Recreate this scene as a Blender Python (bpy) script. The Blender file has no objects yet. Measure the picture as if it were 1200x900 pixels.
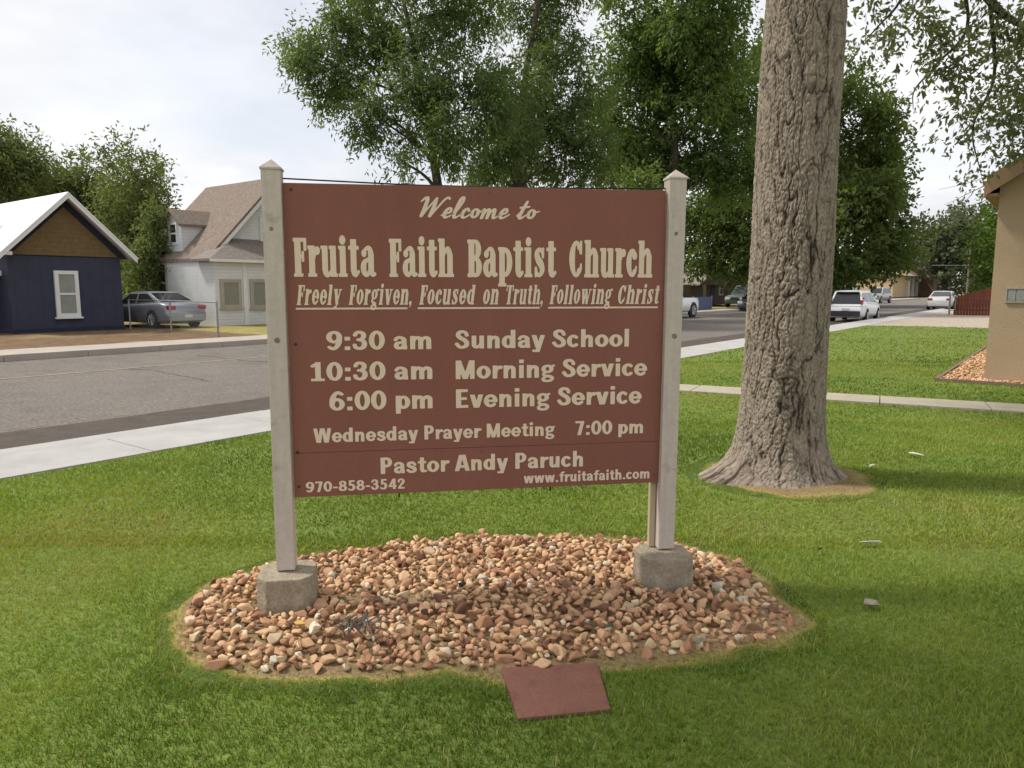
import bpy, bmesh, math, random
import numpy as np
from mathutils import Vector, Matrix, noise

# ------------------------------------------------------------------ camera, sky, sun, exposure
scene = bpy.context.scene
COL = scene.collection
F, H, HOR = 860.0, 1.45, 338.0
TH = math.atan((450 - HOR) / F)
cd = bpy.data.cameras.new('camera'); cam = bpy.data.objects.new('camera', cd); COL.objects.link(cam)
cam.location = (0, 0, H); cam.rotation_euler = (math.pi / 2 - TH, 0, 0)
cd.sensor_fit = 'HORIZONTAL'; cd.sensor_width = 36; cd.lens = F / 1200 * 36
cd.clip_start = .05; cd.clip_end = 6000
scene.camera = cam
SUN_AZ, SUN_EL = math.radians(-82), math.radians(54)      # azimuth from +Y towards +X
sd = Vector((math.sin(SUN_AZ) * math.cos(SUN_EL), math.cos(SUN_AZ) * math.cos(SUN_EL), math.sin(SUN_EL)))
w = bpy.data.worlds.new('World'); scene.world = w; w.use_nodes = True
nt = w.node_tree; N = nt.nodes; LK = nt.links
for n in list(N): N.remove(n)
def nd(tree, typ, **kw):
    n = tree.nodes.new(typ)
    for k, v in kw.items():
        if k in n.inputs: n.inputs[k].default_value = v
        else: setattr(n, k, v)
    return n
out = nd(nt, 'ShaderNodeOutputWorld'); bg = nd(nt, 'ShaderNodeBackground', Strength=.1)
sky = nd(nt, 'ShaderNodeTexSky', sky_type='NISHITA', sun_disc=False)
sky.sun_elevation = SUN_EL; sky.sun_rotation = SUN_AZ; sky.air_density = 1; sky.dust_density = 1.5
tc = nd(nt, 'ShaderNodeTexCoord'); sep = nd(nt, 'ShaderNodeSeparateXYZ'); LK.new(tc.outputs['Generated'], sep.inputs[0])
za = nd(nt, 'ShaderNodeMath', operation='MAXIMUM'); za.inputs[1].default_value = 0; LK.new(sep.outputs['Z'], za.inputs[0])
zb = nd(nt, 'ShaderNodeMath', operation='ADD'); zb.inputs[1].default_value = .22; LK.new(za.outputs[0], zb.inputs[0])
comb = nd(nt, 'ShaderNodeCombineXYZ')
for i, a in enumerate('XY'):
    dv = nd(nt, 'ShaderNodeMath', operation='DIVIDE'); LK.new(sep.outputs[a], dv.inputs[0]); LK.new(zb.outputs[0], dv.inputs[1]); LK.new(dv.outputs[0], comb.inputs[i])
cn = nd(nt, 'ShaderNodeTexNoise', Scale=1.25, Detail=7.0, Roughness=.52, Distortion=.25); LK.new(comb.outputs[0], cn.inputs['Vector'])
cr = nd(nt, 'ShaderNodeValToRGB'); LK.new(cn.outputs['Fac'], cr.inputs[0])
cr.color_ramp.elements[0].position = .3; cr.color_ramp.elements[0].color = (5.7, 5.85, 6.25, 1)
cr.color_ramp.elements[1].position = .68; cr.color_ramp.elements[1].color = (8.2, 8.2, 8.3, 1)
cn2 = nd(nt, 'ShaderNodeTexNoise', Scale=.9, Detail=4.0, Roughness=.5); 
mp = nd(nt, 'ShaderNodeMapping'); mp.inputs['Location'].default_value = (3.3, 1.7, 0); LK.new(comb.outputs[0], mp.inputs[0]); LK.new(mp.outputs[0], cn2.inputs['Vector'])
cf = nd(nt, 'ShaderNodeMapRange'); cf.inputs[1].default_value = .3; cf.inputs[2].default_value = .5; cf.inputs[3].default_value = .68; cf.inputs[4].default_value = 1.0
LK.new(cn2.outputs['Fac'], cf.inputs[0])
mx = nd(nt, 'ShaderNodeMixRGB'); LK.new(cf.outputs[0], mx.inputs[0]); LK.new(sky.outputs[0], mx.inputs[1]); LK.new(cr.outputs[0], mx.inputs[2])
LK.new(mx.outputs[0], bg.inputs[0]); LK.new(bg.outputs[0], out.inputs[0])
sl = bpy.data.lights.new('sun', 'SUN'); sl.energy = 2.9; sl.angle = math.radians(7.0); sl.color = (1, .95, .86)
so = bpy.data.objects.new('sun', sl); COL.objects.link(so); so.rotation_euler = sd.to_track_quat('Z', 'Y').to_euler(); so.location = (-20, 0, 40)
scene.view_settings.view_transform = 'Standard'; scene.view_settings.look = 'None'
scene.view_settings.exposure = 0.45; scene.view_settings.gamma = 1
scene.render.engine = 'CYCLES'
scene.cycles.use_denoising = True
scene.cycles.max_bounces = 8; scene.cycles.transparent_max_bounces = 8
scene.cycles.diffuse_bounces = 6; scene.cycles.transmission_bounces = 6

# ------------------------------------------------------------------ helpers
rnd = random.Random(7); RN = np.random.default_rng(5)
CT, ST = math.cos(TH), math.sin(TH)
def ray(px, py):
    x = (px - 600) / F; y = -(py - 450) / F
    return (x, CT + y * ST, -ST + y * CT)
def at(px, py, z=0.):
    d = ray(px, py); t = (z - H) / d[2]; return Vector((d[0] * t, d[1] * t, z))
def aty(px, py, Y):
    d = ray(px, py); t = Y / d[1]; return Vector((d[0] * t, Y, H + d[2] * t))
RA = math.radians(52.7)                                     # the street's direction
CU, SU = math.cos(RA), math.sin(RA)
def rd(u, v, z=0.): return Vector((u * CU + v * SU, u * SU - v * CU, z))     # along, across (street at negative v)
def uv(p): return (p[0] * CU + p[1] * SU, p[0] * SU - p[1] * CU)

def tag(o, label=None, cat=None, group=None, kind=None):
    if label: o['label'] = label
    if cat: o['category'] = cat
    if group: o['group'] = group
    if kind: o['kind'] = kind
    return o
def thing(name, label, cat, loc=(0, 0, 0), rz=0, group=None):
    o = bpy.data.objects.new(name, None); COL.objects.link(o); o.empty_display_size = .2
    o.location = loc; o.rotation_euler = (0, 0, rz)
    return tag(o, label, cat, group)
class MB:
    def __init__(s): s.v = []; s.f = []; s.m = []; s.cur = 0
    def poly(s, pts):
        b = len(s.v); s.v += [tuple(p) for p in pts]; s.f.append(tuple(range(b, b + len(pts)))); s.m.append(s.cur); return s
    def mesh(s, vs, fs):
        b = len(s.v); s.v += [tuple(p) for p in vs]
        for f in fs: s.f.append(tuple(b + i for i in f)); s.m.append(s.cur)
        return s
    def box(s, x0, y0, z0, x1, y1, z1):
        vs = [(x, y, z) for z in (z0, z1) for x, y in ((x0, y0), (x1, y0), (x1, y1), (x0, y1))]
        return s.mesh(vs, [(3, 2, 1, 0), (4, 5, 6, 7), (0, 1, 5, 4), (1, 2, 6, 5), (2, 3, 7, 6), (3, 0, 4, 7)])
    def prism(s, pts, z0, z1, top=None):
        n = len(pts); top = top or pts
        vs = [(p[0], p[1], z0) for p in pts] + [(p[0], p[1], z1) for p in top]
        return s.mesh(vs, [tuple(range(n - 1, -1, -1)), tuple(range(n, 2 * n))] + [(i, (i + 1) % n, n + (i + 1) % n, n + i) for i in range(n)])
    def tube(s, pts, rs, n=8, cap=True):
        pts = [Vector(p) for p in pts]; vs = []; fs = []
        if not hasattr(rs, '__len__'): rs = [rs] * len(pts)
        up = Vector((.31, .17, .93)); pa = None
        for i, p in enumerate(pts):
            d = (pts[min(i + 1, len(pts) - 1)] - pts[max(i - 1, 0)]).normalized()
            if pa is None:
                pa = d.cross(up)
                if pa.length < .05: pa = d.cross(Vector((1, 0, 0)))
            a = (pa - d * pa.dot(d)).normalized(); pa = a; b = d.cross(a)
            for k in range(n):
                t = 2 * math.pi * k / n; vs.append(p + (a * math.cos(t) + b * math.sin(t)) * rs[i])
        for i in range(len(pts) - 1):
            for k in range(n):
                fs.append((i * n + k, i * n + (k + 1) % n, (i + 1) * n + (k + 1) % n, (i + 1) * n + k))
        if cap: fs += [tuple(range(n - 1, -1, -1)), tuple(range((len(pts) - 1) * n, len(pts) * n))]
        return s.mesh(vs, fs)
    def cyl(s, c0, c1, r, n=16): return s.tube([c0, c1], r, n)
    def build(s, name, mats, parent=None, smooth=False, bevel=0):
        me = bpy.data.meshes.new(name); me.from_pydata(s.v, [], s.f)
        for m in (mats if isinstance(mats, (list, tuple)) else [mats]): me.materials.append(m)
        me.polygons.foreach_set('material_index', s.m)
        bm = bmesh.new(); bm.from_mesh(me); bmesh.ops.recalc_face_normals(bm, faces=bm.faces)
        if bevel: bmesh.ops.bevel(bm, geom=list(bm.edges), offset=bevel, segments=2, affect='EDGES', profile=.6)
        bm.to_mesh(me); bm.free()
        if smooth: me.polygons.foreach_set('use_smooth', [True] * len(me.polygons))
        return link(name, me, parent)
def link(name, me, parent=None):
    o = bpy.data.objects.new(name, me); COL.objects.link(o)
    if parent: o.parent = parent
    return o
def npmesh(name, V, L, starts, mat, tint=None, smooth=False):
    me = bpy.data.meshes.new(name)
    V = np.ascontiguousarray(V, np.float32); L = np.ascontiguousarray(L, np.int32); starts = np.ascontiguousarray(starts, np.int32)
    me.vertices.add(len(V)); me.vertices.foreach_set('co', V.ravel())
    me.loops.add(len(L)); me.loops.foreach_set('vertex_index', L)
    me.polygons.add(len(starts)); me.polygons.foreach_set('loop_start', starts)
    me.materials.append(mat)
    if smooth: me.polygons.foreach_set('use_smooth', np.ones(len(starts), bool))
    if tint is not None:
        a = me.attributes.new('tint', 'FLOAT', 'POINT'); a.data.foreach_set('value', np.ascontiguousarray(tint, np.float32))
    me.update(calc_edges=True); me.validate()
    return me

# ------------------------------------------------------------------ materials
def rgb(r, g, b):                                           # sRGB 0..255 to linear
    return tuple((((c / 255) + .055) / 1.055) ** 2.4 if c > 10 else c / 255 / 12.92 for c in (r, g, b))
def c4(c): return (*c, 1)
def pm(name, c1, c2=None, scale=8., rough=.8, bump=0., bscale=60., stretch=(1, 1, 1), spec=.3, metal=0., c3=None, s3=1.5, t3=(.55, .7), coat=0., fine=0.):
    m = bpy.data.materials.new(name); m.use_nodes = True; t = m.node_tree; b = t.nodes['Principled BSDF']
    b.inputs['Roughness'].default_value = rough; b.inputs['Metallic'].default_value = metal
    b.inputs['Specular IOR Level'].default_value = spec; b.inputs['Coat Weight'].default_value = coat
    b.inputs['Base Color'].default_value = c4(c1)
    co = nd(t, 'ShaderNodeTexCoord'); mpn = nd(t, 'ShaderNodeMapping'); mpn.inputs['Scale'].default_value = stretch
    t.links.new(co.outputs['Object'], mpn.inputs[0])
    last = None
    if c2:
        n = nd(t, 'ShaderNodeTexNoise', Scale=scale, Detail=6., Roughness=.62); t.links.new(mpn.outputs[0], n.inputs['Vector'])
        r = nd(t, 'ShaderNodeValToRGB'); r.color_ramp.elements[0].position = .34; r.color_ramp.elements[1].position = .66
        r.color_ramp.elements[0].color = c4(c1); r.color_ramp.elements[1].color = c4(c2); t.links.new(n.outputs['Fac'], r.inputs[0]); last = r.outputs[0]
        if c3:
            n3 = nd(t, 'ShaderNodeTexNoise', Scale=s3, Detail=5., Roughness=.6); t.links.new(co.outputs['Object'], n3.inputs['Vector'])
            r3 = nd(t, 'ShaderNodeMapRange'); r3.inputs[1].default_value, r3.inputs[2].default_value = t3; t.links.new(n3.outputs['Fac'], r3.inputs[0])
            x = nd(t, 'ShaderNodeMixRGB'); x.inputs[2].default_value = c4(c3); t.links.new(r3.outputs[0], x.inputs[0]); t.links.new(last, x.inputs[1]); last = x.outputs[0]
        if fine:
            nf = nd(t, 'ShaderNodeTexNoise', Scale=bscale, Detail=3., Roughness=.7); t.links.new(co.outputs['Object'], nf.inputs['Vector'])
            rf = nd(t, 'ShaderNodeMapRange'); rf.inputs[1].default_value, rf.inputs[2].default_value, rf.inputs[3].default_value, rf.inputs[4].default_value = .3, .7, 1 - fine, 1 + fine
            t.links.new(nf.outputs['Fac'], rf.inputs[0])
            x = nd(t, 'ShaderNodeMixRGB', blend_type='MULTIPLY'); x.inputs[0].default_value = 1; t.links.new(last, x.inputs[1]); t.links.new(rf.outputs[0], x.inputs[2]); last = x.outputs[0]
        t.links.new(last, b.inputs['Base Color'])
    if bump:
        n2 = nd(t, 'ShaderNodeTexNoise', Scale=bscale, Detail=5., Roughness=.65); t.links.new(mpn.outputs[0], n2.inputs['Vector'])
        bp = nd(t, 'ShaderNodeBump', Strength=bump, Distance=.02); t.links.new(n2.outputs['Fac'], bp.inputs['Height']); t.links.new(bp.outputs[0], b.inputs['Normal'])
    return m
def tintmat(name, stops, rough=.6, trans=0., spec=.25, nscale=0., namt=.25, bump=0., bscale=90.):
    """colour from the per-vertex 'tint' value (natural colour differences from leaf to leaf, stone to stone)"""
    m = bpy.data.materials.new(name); m.use_nodes = True; t = m.node_tree; b = t.nodes['Principled BSDF']; o = t.nodes['Material Output']
    b.inputs['Roughness'].default_value = rough; b.inputs['Specular IOR Level'].default_value = spec
    a = nd(t, 'ShaderNodeAttribute', attribute_name='tint'); r = nd(t, 'ShaderNodeValToRGB'); t.links.new(a.outputs['Fac'], r.inputs[0])
    e = r.color_ramp.elements
    while len(e) < len(stops): e.new(.5)
    for k, (p, c) in enumerate(stops): e[k].position = p; e[k].color = c4(c)
    last = r.outputs[0]
    co = nd(t, 'ShaderNodeTexCoord')
    if nscale:
        n = nd(t, 'ShaderNodeTexNoise', Scale=nscale, Detail=5., Roughness=.65); t.links.new(co.outputs['Object'], n.inputs['Vector'])
        rr = nd(t, 'ShaderNodeMapRange'); rr.inputs[1].default_value, rr.inputs[2].default_value, rr.inputs[3].default_value, rr.inputs[4].default_value = .3, .7, 1 - namt, 1 + namt; t.links.new(n.outputs['Fac'], rr.inputs[0])
        x = nd(t, 'ShaderNodeMixRGB', blend_type='MULTIPLY'); x.inputs[0].default_value = 1; t.links.new(last, x.inputs[1]); t.links.new(rr.outputs[0], x.inputs[2]); last = x.outputs[0]
    t.links.new(last, b.inputs['Base Color'])
    if bump:
        n2 = nd(t, 'ShaderNodeTexNoise', Scale=bscale, Detail=5., Roughness=.7); t.links.new(co.outputs['Object'], n2.inputs['Vector'])
        bp = nd(t, 'ShaderNodeBump', Strength=bump, Distance=.01); t.links.new(n2.outputs['Fac'], bp.inputs['Height']); t.links.new(bp.outputs[0], b.inputs['Normal'])
    if trans:
        tr = nd(t, 'ShaderNodeBsdfTranslucent'); hs = nd(t, 'ShaderNodeMixRGB', blend_type='MULTIPLY'); hs.inputs[0].default_value = 1; hs.inputs[2].default_value = (1.25, 1.2, .55, 1)
        t.links.new(last, hs.inputs[1]); t.links.new(hs.outputs[0], tr.inputs[0])
        ms = nd(t, 'ShaderNodeMixShader'); ms.inputs[0].default_value = trans; t.links.new(b.outputs[0], ms.inputs[1]); t.links.new(tr.outputs[0], ms.inputs[2]); t.links.new(ms.outputs[0], o.inputs['Surface'])
    return m
def stripes(m, axis, period, amount, bump=.4, joint=.12):
    """boards: darker joints and bump every 'period' metres along an object axis"""
    t = m.node_tree; b = t.nodes['Principled BSDF']; co = nd(t, 'ShaderNodeTexCoord'); s = nd(t, 'ShaderNodeSeparateXYZ'); t.links.new(co.outputs['Object'], s.inputs[0])
    d = nd(t, 'ShaderNodeMath', operation='DIVIDE'); d.inputs[1].default_value = period; t.links.new(s.outputs[axis], d.inputs[0])
    fr = nd(t, 'ShaderNodeMath', operation='FRACT'); t.links.new(d.outputs[0], fr.inputs[0])
    r = nd(t, 'ShaderNodeValToRGB'); e = r.color_ramp.elements; e[0].position = 0; e[0].color = (1 - amount,) * 3 + (1,); e[1].position = joint; e[1].color = (1, 1, 1, 1); t.links.new(fr.outputs[0], r.inputs[0])
    x = nd(t, 'ShaderNodeMixRGB', blend_type='MULTIPLY'); x.inputs[0].default_value = 1
    src = b.inputs['Base Color'].links
    if src: t.links.new(src[0].from_socket, x.inputs[1])
    else: x.inputs[1].default_value = b.inputs['Base Color'].default_value
    t.links.new(r.outputs[0], x.inputs[2]); t.links.new(x.outputs[0], b.inputs['Base Color'])
    bp = nd(t, 'ShaderNodeBump', Strength=bump, Distance=.02); t.links.new(fr.outputs[0], bp.inputs['Height']); t.links.new(bp.outputs[0], b.inputs['Normal'])
    return m
M = {}
M['soil'] = pm('lawn_soil', (.11, .16, .028), (.145, .195, .04), 3., .95, .5, 40., c3=(.12, .13, .035), s3=.5, fine=.35)
M['straw'] = pm('dry_soil', rgb(150, 125, 92), rgb(176, 155, 108), 14., .95, .6, 50., c3=rgb(120, 95, 70), s3=6, fine=.35)
M['ground'] = pm('dry_ground', rgb(130, 112, 84), rgb(120, 120, 76), .3, .95, .3, 4.)
M['mulch'] = pm('mulch', rgb(92, 72, 50), rgb(116, 94, 68), 3., .95, .6, 14., fine=.35, c3=rgb(146, 122, 88), s3=.4)
M['drygrass'] = pm('dry_lawn', rgb(150, 138, 82), rgb(128, 118, 66), 2.5, .95, .6, 12., fine=.3)
M['gravel'] = pm('gravel', rgb(150, 138, 122), rgb(172, 160, 144), 5., .95, .5, 30., fine=.3)
M['asphalt'] = pm('old_asphalt', rgb(101, 94, 88), rgb(113, 106, 100), 2.2, .9, .7, 24., fine=.45, c3=rgb(114, 108, 102), s3=.25, t3=(.45, .7))
M['gutter'] = pm('new_asphalt', rgb(74, 66, 60), rgb(86, 77, 70), 4., .9, .6, 60., fine=.22)
M['paint'] = pm('worn_road_paint', rgb(150, 141, 114), rgb(118, 112, 100), 3., .9, .2, 40.)
M['conc'] = pm('pavement_concrete', rgb(160, 158, 155), rgb(174, 172, 169), 2., .9, .25, 80., fine=.08, c3=rgb(160, 156, 150), s3=.8)
M['conc2'] = pm('path_concrete', rgb(158, 150, 132), rgb(172, 164, 146), 3., .9, .3, 80., fine=.12)
M['conc3'] = pm('far_concrete', rgb(158, 148, 138), rgb(170, 160, 150), 1.5, .9, .2, 50., fine=.1)
M['footing'] = pm('rough_concrete', rgb(142, 130, 112), rgb(166, 154, 134), 9., .95, .55, 70., fine=.2, c3=rgb(118, 107, 90), s3=7.)
M['post'] = pm('weathered_white_paint', rgb(190, 176, 165), rgb(199, 186, 175), 5., .75, .25, 28., (7, 7, .7), c3=rgb(144, 131, 117), s3=9., t3=(.6, .8), fine=.07)
M['panel'] = pm('brown_painted_plywood', (.236, .093, .067), (.256, .104, .076), 2.5, .7, .08, 120., c3=(.216, .086, .062), s3=1.2, fine=.10, spec=.2, stretch=(1.6, 1, .35))
M['letter'] = pm('cream_lettering', rgb(222, 200, 176), rgb(228, 207, 184), 20., .7, spec=.15)
M['black'] = pm('dark_metal', (.03, .028, .026), (.05, .045, .04), 20., .5, metal=.4)
M['batten'] = pm('raw_batten', rgb(176, 160, 132), rgb(190, 176, 150), 6., .8, .3, 30., (8, 8, .6))
M['paver'] = pm('red_concrete_paver', rgb(116, 78, 67), rgb(130, 90, 77), 4., .9, .35, 110., fine=.16, c3=rgb(104, 72, 62), s3=5.)
M['bark_far'] = pm('dark_bark', (.05, .042, .034), (.085, .07, .055), 6., .95, .6, 8., (3, 3, .6))
M['stucco'] = pm('tan_stucco', rgb(168, 145, 119), rgb(175, 152, 126), 1.4, .95, .5, 55., fine=.05)
M['fascia'] = pm('tan_trim', rgb(150, 122, 98), rgb(158, 130, 106), 4., .8)
M['shingle'] = stripes(pm('brown_shingle', rgb(134, 120, 108), rgb(112, 100, 90), 6., .95, fine=.25, bscale=14.), 'Z', .13, .3)
M['greyshingle'] = stripes(pm('grey_shingle', rgb(134, 124, 116), rgb(116, 106, 98), 6., .95, fine=.25, bscale=14.), 'Z', .13, .3)
M['metalroof'] = pm('white_metal_roof', (.78, .79, .8), (.83, .84, .85), 3., .45, spec=.4)
M['white'] = pm('white_trim', (.66, .66, .65), (.72, .72, .71), 3., .7)
M['siding'] = stripes(pm('white_clapboard', (.64, .65, .66), (.7, .71, .71), 2., .75), 'Z', .14, .3, .8)
M['bluewall'] = stripes(pm('navy_board_siding', rgb(53, 56, 72), rgb(59, 62, 79), 2., .8, .2, 10.), 'X', .41, .25, .5, .07)
M['bluetrim'] = pm('dark_navy_trim', rgb(40, 42, 60), rgb(46, 48, 66), 3., .8)
M['olive'] = stripes(pm('olive_gable_shingle', rgb(102, 86, 56), rgb(114, 97, 64), 7., .9, fine=.2, bscale=20.), 'Z', .17, .3)
M['glass'] = pm('window_glass', (.03, .035, .04), (.05, .055, .06), 2., .08, spec=.6)
M['blind'] = pm('window_blind', rgb(142, 148, 140), rgb(130, 136, 128), 3., .5)
M['taupe'] = pm('taupe_window_frame', rgb(158, 150, 136), rgb(168, 160, 146), 4., .7)
M['curtain'] = pm('grey_curtain', rgb(146, 142, 134), rgb(126, 122, 114), 9., .8, stretch=(6, 6, .3))
M['tyre'] = pm('tyre_rubber', (.02, .02, .02), (.028, .028, .028), 8., .85)
M['rim'] = pm('alloy_rim', (.45, .45, .46), (.52, .52, .53), 8., .35, metal=.7)
M['carglass'] = pm('car_glass', (.015, .018, .02), (.022, .026, .03), 2., .06, spec=.6)
M['redlamp'] = pm('red_lamp', (.28, .015, .03), (.34, .02, .04), 8., .2, spec=.6)
M['clearlamp'] = pm('clear_lamp', (.6, .6, .58), (.7, .7, .68), 8., .15, spec=.6)
M['plate'] = pm('licence_plate', (.55, .57, .56), (.62, .63, .62), 8., .5)
M['plastic'] = pm('black_plastic', (.03, .03, .032), (.04, .04, .042), 6., .6)
M['galv'] = pm('galvanised_steel', (.25, .255, .255), (.3, .3, .3), 12., .5, metal=.5)
M['bin'] = pm('dark_green_plastic', (.02, .05, .035), (.028, .06, .042), 4., .6)
M['redfence'] = stripes(pm('red_stained_boards', rgb(96, 52, 40), rgb(110, 60, 47), 4., .85, stretch=(1, 1, .2)), 'X', .15, .35, .5, .1)
M['bluefence'] = stripes(pm('blue_boards', rgb(84, 92, 122), rgb(94, 102, 132), 4., .85), 'X', .2, .3, .5, .1)
M['beige'] = pm('beige_wall', rgb(196, 172, 140), rgb(184, 160, 130), .6, .9)
M['beigeroof'] = pm('tan_roof', rgb(178, 158, 136), rgb(168, 148, 128), .5, .9)
M['brownwall'] = pm('brown_brick', rgb(122, 100, 84), rgb(142, 122, 104), .9, .9)
M['darkwall'] = pm('brown_gabled_wall', rgb(88, 78, 66), rgb(74, 65, 55), 1., .9)
M['twig'] = pm('grey_twigs', (.08, .075, .07), (.14, .13, .12), 12., .9)
def paintm(n, c, rough=.3, metal=.0): return pm(n, c, tuple(x * 1.04 for x in c), 2., rough, spec=.5, metal=metal, coat=.4)

# ------------------------------------------------------------------ the setting
BED = [(222, 722), (240, 766), (300, 784), (420, 784), (520, 778), (585, 782), (640, 780), (700, 768), (800, 762), (890, 749), (922, 732), (906, 701), (866, 669), (812, 645), (700, 632), (560, 631), (430, 645), (340, 657), (270, 682), (233, 700)]
BEDP = np.array([tuple(at(*p))[:2] for p in BED])
def smooth_closed(P, n=8):
    P = np.asarray(P); K = len(P); o = []
    for i in range(K):
        a, b, c, d = P[i - 1], P[i], P[(i + 1) % K], P[(i + 2) % K]
        for j in range(n):
            t = j / n; o.append(.5 * ((2 * b) + (c - a) * t + (2 * a - 5 * b + 4 * c - d) * t * t + (3 * b - a - 3 * c + d) * t ** 3))
    return np.array(o)
BEDS = smooth_closed(BEDP)
def signed_bed(X, Y):                                        # distance to the bed's outline, negative inside
    d = np.full(X.shape, 1e9); ins = np.zeros(X.shape, bool); K = len(BEDS)
    for i in range(K):
        a = BEDS[i]; b = BEDS[(i + 1) % K]; e = b - a
        t = np.clip(((X - a[0]) * e[0] + (Y - a[1]) * e[1]) / max(e @ e, 1e-9), 0, 1)
        d = np.minimum(d, np.hypot(X - a[0] - t * e[0], Y - a[1] - t * e[1]))
        c = (a[1] > Y) != (b[1] > Y)
        ins ^= c & (X < e[0] * (Y - a[1]) / (e[1] if abs(e[1]) > 1e-9 else 1e-9) + a[0])
    return np.where(ins, -d, d)
def vnoise(X, Y, s, seed=0):
    g = np.random.default_rng(seed).random((256, 256)); x = X * s + 1000.3; y = Y * s + 1000.7
    xi = np.floor(x).astype(int); yi = np.floor(y).astype(int); fx = x - xi; fy = y - yi; fx = fx * fx * (3 - 2 * fx); fy = fy * fy * (3 - 2 * fy)
    G = lambda a, b: g[a % 256, b % 256]
    return (G(xi, yi) * (1 - fx) + G(xi + 1, yi) * fx) * (1 - fy) + (G(xi, yi + 1) * (1 - fx) + G(xi + 1, yi + 1) * fx) * fy
TRK = (2.10, 5.6)                                           # centre of the big trunk
SLAB = [(at(587, 783)), (at(700, 777)), (at(716, 832)), (at(607, 843))]
PA = at(760, 452.5); PB = at(1215, 480)                        # the path's middle line
pd = (PB - PA).normalized(); pn = Vector((-pd.y, pd.x, 0)); PW = .34
LAWN_U0, LAWN_U1, LAWN_V0 = -22., 32.5, -6.62
def lawn_z(X, Y):
    z = .018 * (vnoise(X, Y, .5, 3) - .5) + .012 * (vnoise(X, Y, 1.7, 4) - .5)
    r = np.hypot(X - TRK[0], Y - TRK[1]); z = z + .03 * np.exp(-(r / .75) ** 2)
    v = X * SU - Y * CU; z = z - .03 * np.clip((-v - 4.6) / 2, 0, 1)
    return z
def sheet(name, pts, z, m): return tag(MB().poly([(p[0], p[1], z) for p in pts]).build(name, m), kind='structure')
def strip(name, u0, u1, v0, v1, z, m): return sheet(name, [rd(u0, v0), rd(u1, v0), rd(u1, v1), rd(u0, v1)], z, m)
sheet('ground', [(-3000, -3000), (3000, -3000), (3000, 3000), (-3000, 3000)], -.34, M['ground'])
strip('road', -60, 420, -19.2, -9.65, -.20, M['asphalt'])
# ragged edge of the newer asphalt along the kerb
us = np.arange(-60, 420, .35); e0 = [rd(u, -9.72 + .10 * vnoise(np.array([u]), np.array([0.]), .9, 8)[0] + .03 * rnd.random()) for u in us]
mb = MB()
for i in range(len(us) - 1): mb.poly([(*e0[i][:2], -.194), (*rd(us[i], -7.86)[:2], -.194), (*rd(us[i + 1], -7.86)[:2], -.194), (*e0[i + 1][:2], -.194)])
tag(mb.build('road_gutter', M['gutter']), kind='structure')
strip('road_base', -60, 420, -19.1, -7.8, -.23, M['gutter'])
mb = MB(); u = -60
while u < 300:
    l = rnd.uniform(3, 9); mb.poly([(*rd(u, -15.62)[:2], -.195), (*rd(u + l, -15.62)[:2], -.195), (*rd(u + l, -15.48)[:2], -.195), (*rd(u, -15.48)[:2], -.195)]); u += l + rnd.choice((.02, .02, .25))
tag(mb.build('road_marking', M['paint']), kind='structure')
mb = MB()
for i in range(16):                                          # remains of an edge line beside the newer asphalt
    u = -3 + i * .62 + rnd.uniform(-.2, .2); l = rnd.uniform(.12, .42); v0 = -9.80 - rnd.uniform(0, .03); wd_ = rnd.uniform(.02, .05)
    mb.poly([(*rd(u, v0)[:2], -.1955), (*rd(u + l * .3, v0 - wd_)[:2], -.1955), (*rd(u + l, v0 - wd_ * .7)[:2], -.1955), (*rd(u + l * .9, v0 + .01)[:2], -.1955)])
tag(mb.build('road_edge_marking', M['paint']), kind='structure')
mb = MB()
for i in range(5):                                           # sealed cracks across the old asphalt
    u = -2 + i * 2.9 + rnd.uniform(-.8, .8); a0_ = rnd.uniform(-18.5, -15); v = a0_; du = 0
    while v < min(-9.9, a0_ + rnd.uniform(2.5, 7)):
        dv = rnd.uniform(.15, .4); d2 = du + rnd.uniform(-.12, .14); w_ = rnd.uniform(.008, .02)
        mb.poly([(*rd(u + du - w_, v)[:2], -.1965), (*rd(u + du + w_, v)[:2], -.1965), (*rd(u + d2 + w_, v + dv)[:2], -.1965), (*rd(u + d2 - w_, v + dv)[:2], -.1965)]); v += dv; du = d2
tag(mb.build('road_crack', pm('crack_tar', rgb(66, 61, 57), rgb(78, 72, 67), 5., .8)), kind='structure')
def walk(name, v0, v1, z, u0, u1, step, m, off=0, depth=.3):
    mb = MB(); u = u0 + off
    while u < u1:
        vs = [rd(u + .006, v0), rd(u + step - .006, v0), rd(u + step - .006, v1), rd(u + .006, v1)]
        dz = rnd.uniform(-.002, .002); mb.prism([(p.x, p.y) for p in vs], z - depth, z + dz); u += step
    return tag(mb.build(name, m, bevel=.006), kind='structure')
walk('pavement', -7.56, -6.64, -.035, -14, 60, 1.52, M['conc'], off=.55)
walk('kerb', -7.86, -7.568, -.04, -14, 60, 3.04, M['conc'], off=1.0)
strip('pavement_bed', -14, 60, -7.8, -6.5, -.06, M['footing'])
walk('far_pavement', -20.9, -19.2, -.05, -10, 130, 1.8, M['conc3'])
strip('mulch_yard', -30, 14.6, -60, -20.85, -.10, M['mulch'])
strip('dry_yard', 14.6, 60, -70, -20.85, -.104, M['drygrass'])
strip('gravel_lot', 32.3, 70, -6.66, 12, -.05, M['gravel'])
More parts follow.
